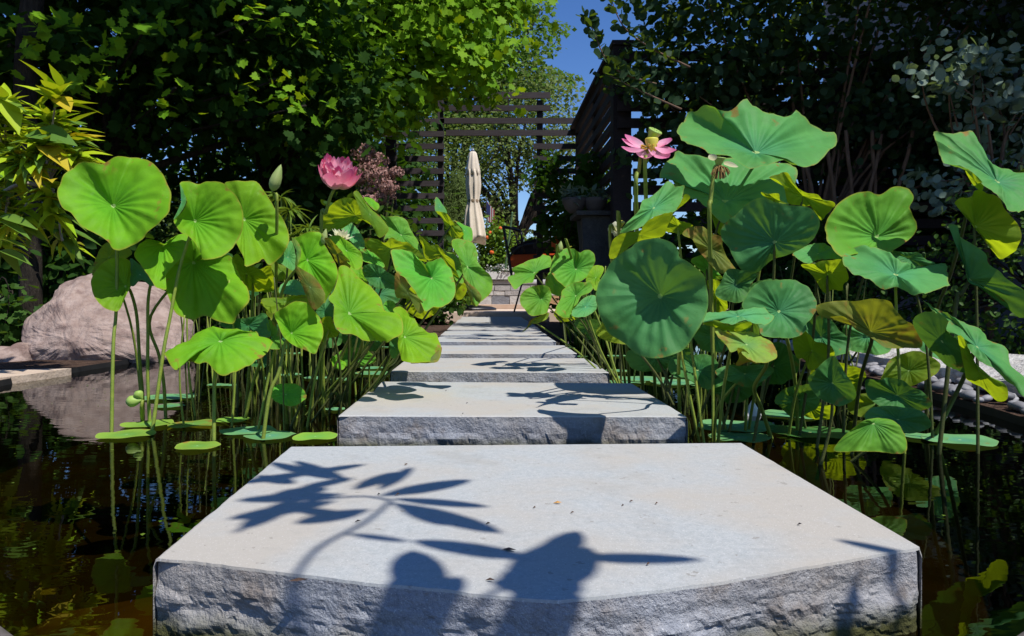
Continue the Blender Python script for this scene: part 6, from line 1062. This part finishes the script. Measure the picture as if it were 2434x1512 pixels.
tk = MB(); a = P(75, 650, 6.9); tk.tube(smoothline([(a.x, 6.9, -.02), (a.x - .02, 6.9, 1.4), (a.x - .1, 7.0, 3.0), (a.x + .2, 7.1, 5.0)], 5), .10, 10); o = tk.obj('tree_trunk', M['bark'], smooth=True); tag(o, 'dark tree trunk standing in shade behind the yellow shrub', 'tree trunk')
# ------------------------------------------------------------------ shrub by the viewer whose shadow falls on the nearest stone
sh = empty('overhanging_shrub', (.80, -.12, G0)); tag(sh, 'leafy shrub beside the viewer that throws leaf shadows on the nearest stone', 'shrub')
def onslab(x, y): return P(x, y, 700 / (y - CY))
mshade = fm('bush', True)
def shleaf(base, tip, wid, t):
    t *= 1.4
    a, b = onslab(*base) + SUN * t, onslab(*tip) + SUN * (t + .02); d = b - a; L_ = d.length; side = d.normalized().cross(SUN).normalized(); V = []
    for u, w_ in ((0, .05), (.15, .55), (.35, .95), (.5, 1), (.7, .9), (.88, .58), (1, .05)): c = a + d * u; V += [c - side * wid * w_, c + SUN * .006, c + side * wid * w_]
    mb = MB(); mb.add(V, [f for j in range(6) for f in ((j * 3, j * 3 + 1, j * 3 + 4, j * 3 + 3), (j * 3 + 1, j * 3 + 2, j * 3 + 5, j * 3 + 4))]); mb.obj('leaf', mshade, sh, smooth=True)
for base, tip, wid, t in [((840, 1165), (940, 1122), .022, 1.75), ((900, 1180), (1120, 1140), .030, 1.75), ((930, 1185), (1165, 1205), .022, 1.72), ((930, 1195), (1195, 1268), .032, 1.72), ((820, 1175), (560, 1190), .03, 1.8), ((800, 1190), (540, 1235), .028, 1.78), ((760, 1120), (560, 1150), .024, 1.8), ((700, 1130), (870, 1103), .020, 1.8), ((880, 1210), (700, 1245), .026, 1.75), ((790, 1140), (640, 1098), .024, 1.8), ((720, 1180), (570, 1260), .026, 1.78), ((820, 1268), (975, 1288), .012, 1.7),
                           ((700, 1165), (840, 1135), .02, 1.76), ((640, 1180), (780, 1160), .03, 1.8), ((900, 1165), (980, 1110), .018, 1.76), ((950, 1200), (1060, 1250), .022, 1.72), ((690, 1210), (830, 1225), .022, 1.78), ((830, 1145), (700, 1095), .022, 1.8), ((610, 1130), (700, 1150), .028, 1.8),
                           ((1280, 1330), (980, 1285), .028, 1.6), ((1280, 1350), (1375, 1262), .030, 1.6), ((1330, 1395), (1165, 1385), .030, 1.58), ((1340, 1450), (1180, 1500), .035, 1.55), ((1350, 1400), (1400, 1300), .026, 1.58), ((1060, 1500), (920, 1420), .032, 1.5), ((1010, 1440), (1095, 1370), .024, 1.5), ((1340, 1325), (1672, 1330), .022, 1.6), ((1240, 1420), (1330, 1290), .045, 1.58), ((1300, 1440), (1270, 1340), .055, 1.58), ((1010, 1420), (980, 1308), .040, 1.5), ((1020, 1500), (990, 1350), .05, 1.5), ((1310, 1520), (1300, 1380), .05, 1.5), ((2210, 1330), (1985, 1282), .016, 1.6), ((2230, 1420), (2060, 1330), .02, 1.5), ((2200, 1500), (2080, 1400), .03, 1.5)]: shleaf(base, tip, wid, t)
mb = MB()
for pts in [[(560, 1265), (700, 1200), (850, 1180), (930, 1190)], [(930, 1190), (870, 1240), (760, 1300), (700, 1370)], [(1000, 1480), (1150, 1420), (1290, 1345)]]: mb.tube(smoothline([onslab(x, y) + SUN * 1.4 * (1.76 - .06 * i) for i, (x, y) in enumerate(pts)], 5), .006, 6)
q1 = onslab(700, 1370) + SUN * 2.21; q2 = onslab(1000, 1480) + SUN * 2.1
for q in (q1, q2): mb.tube(smoothline([q, Vector((.78, .1, 1.1)), Vector((.80, -.12, G0 - .02))], 6), .008, 7)
q3 = onslab(2210, 1330) + SUN * 2.24; mb.tube(smoothline([q3, Vector((1.3, .2, 1.1)), Vector((.82, -.10, G0 - .02))], 6), .008, 7)
mb.obj('stems', M['bark_tan'], sh, smooth=True)
# ------------------------------------------------------------------ litter on the stones
lit = [solid('litter_brown', (.10, .06, .04)), solid('litter_orange', (.50, .24, .04)), solid('litter_dark', (.03, .025, .025))]
rl = random.Random(8)
for x, y, L_, mi in [(1325, 1198, .018, 1), (1210, 1310, .026, 2), (1165, 1383, .016, 0), (945, 1178, .012, 0), (965, 1107, .010, 0), (850, 1243, .012, 2), (1270, 1210, .007, 0), (1480, 1205, .006, 0), (1110, 960, .010, 2), (1060, 930, .008, 2), (1100, 985, .006, 2), (1500, 1195, .008, 0), (900, 1178, .008, 2), (1360, 1222, .008, 0), (1900, 1250, .009, 2), (710, 1383, .03, 0), (1560, 1200, .008, 0), (1160, 1248, .010, 0), (1540, 1345, .008, 0)]:
    c = onslab(x, y); a = rl.uniform(-.6, .6); d = Vector((math.cos(a), math.sin(a), 0)); mb = MB(); s = Vector((-d.y, d.x, 0)); w_ = L_ * rl.uniform(.12, .22)
    mb.add([c - d * L_ / 2 + Vector((0, 0, .001)), c - s * w_ + Vector((0, 0, .003)), c + d * L_ / 2 + Vector((0, 0, .004)), c + s * w_ + Vector((0, 0, .002)), c + Vector((0, 0, .006))], [(0, 1, 4), (1, 2, 4), (2, 3, 4), (3, 0, 4)])
    tag(mb.obj('leaf_litter', lit[mi]), 'orange dry leaf scrap in the middle of the nearest stone' if mi == 1 else 'tiny dark crumb of dry leaf litter on the near stones', 'leaf litter', 'leaf litter on the stones')
# specks of pollen and petal bits on the water
rng = np.random.default_rng(55); n_ = 420; X = np.r_[rng.uniform(-2.5, -.56, 230), rng.uniform(.74, 2.0, 190)]; Yy = rng.uniform(1.5, 6.5, n_); k = (np.abs(X) < Yy * .9) & (X > np.interp(Yy, [1.2, 2, 3.2, 4.4], [-.8, -1.7, -2.4, -2.7])) & (X < np.interp(Yy, [1.1, 1.8, 3], [.8, 1.55, 2.1])); X, Yy = X[k], Yy[k]; n_ = len(X)
me = leafmesh('floating_specks', QUAD, np.stack([X, Yy, np.full(n_, .004)], 1), orient(np.tile([[0, 0, 1.]], (n_, 1)) + rng.normal(size=(n_, 3)) * .05, rng.random(n_) * 6.28), rng.uniform(.005, .016, n_), fm('reed'), rng.random(n_)); tag(link('floating_specks', me), 'tiny plant specks scattered on the dark pond water', 'plant specks', kind='stuff')
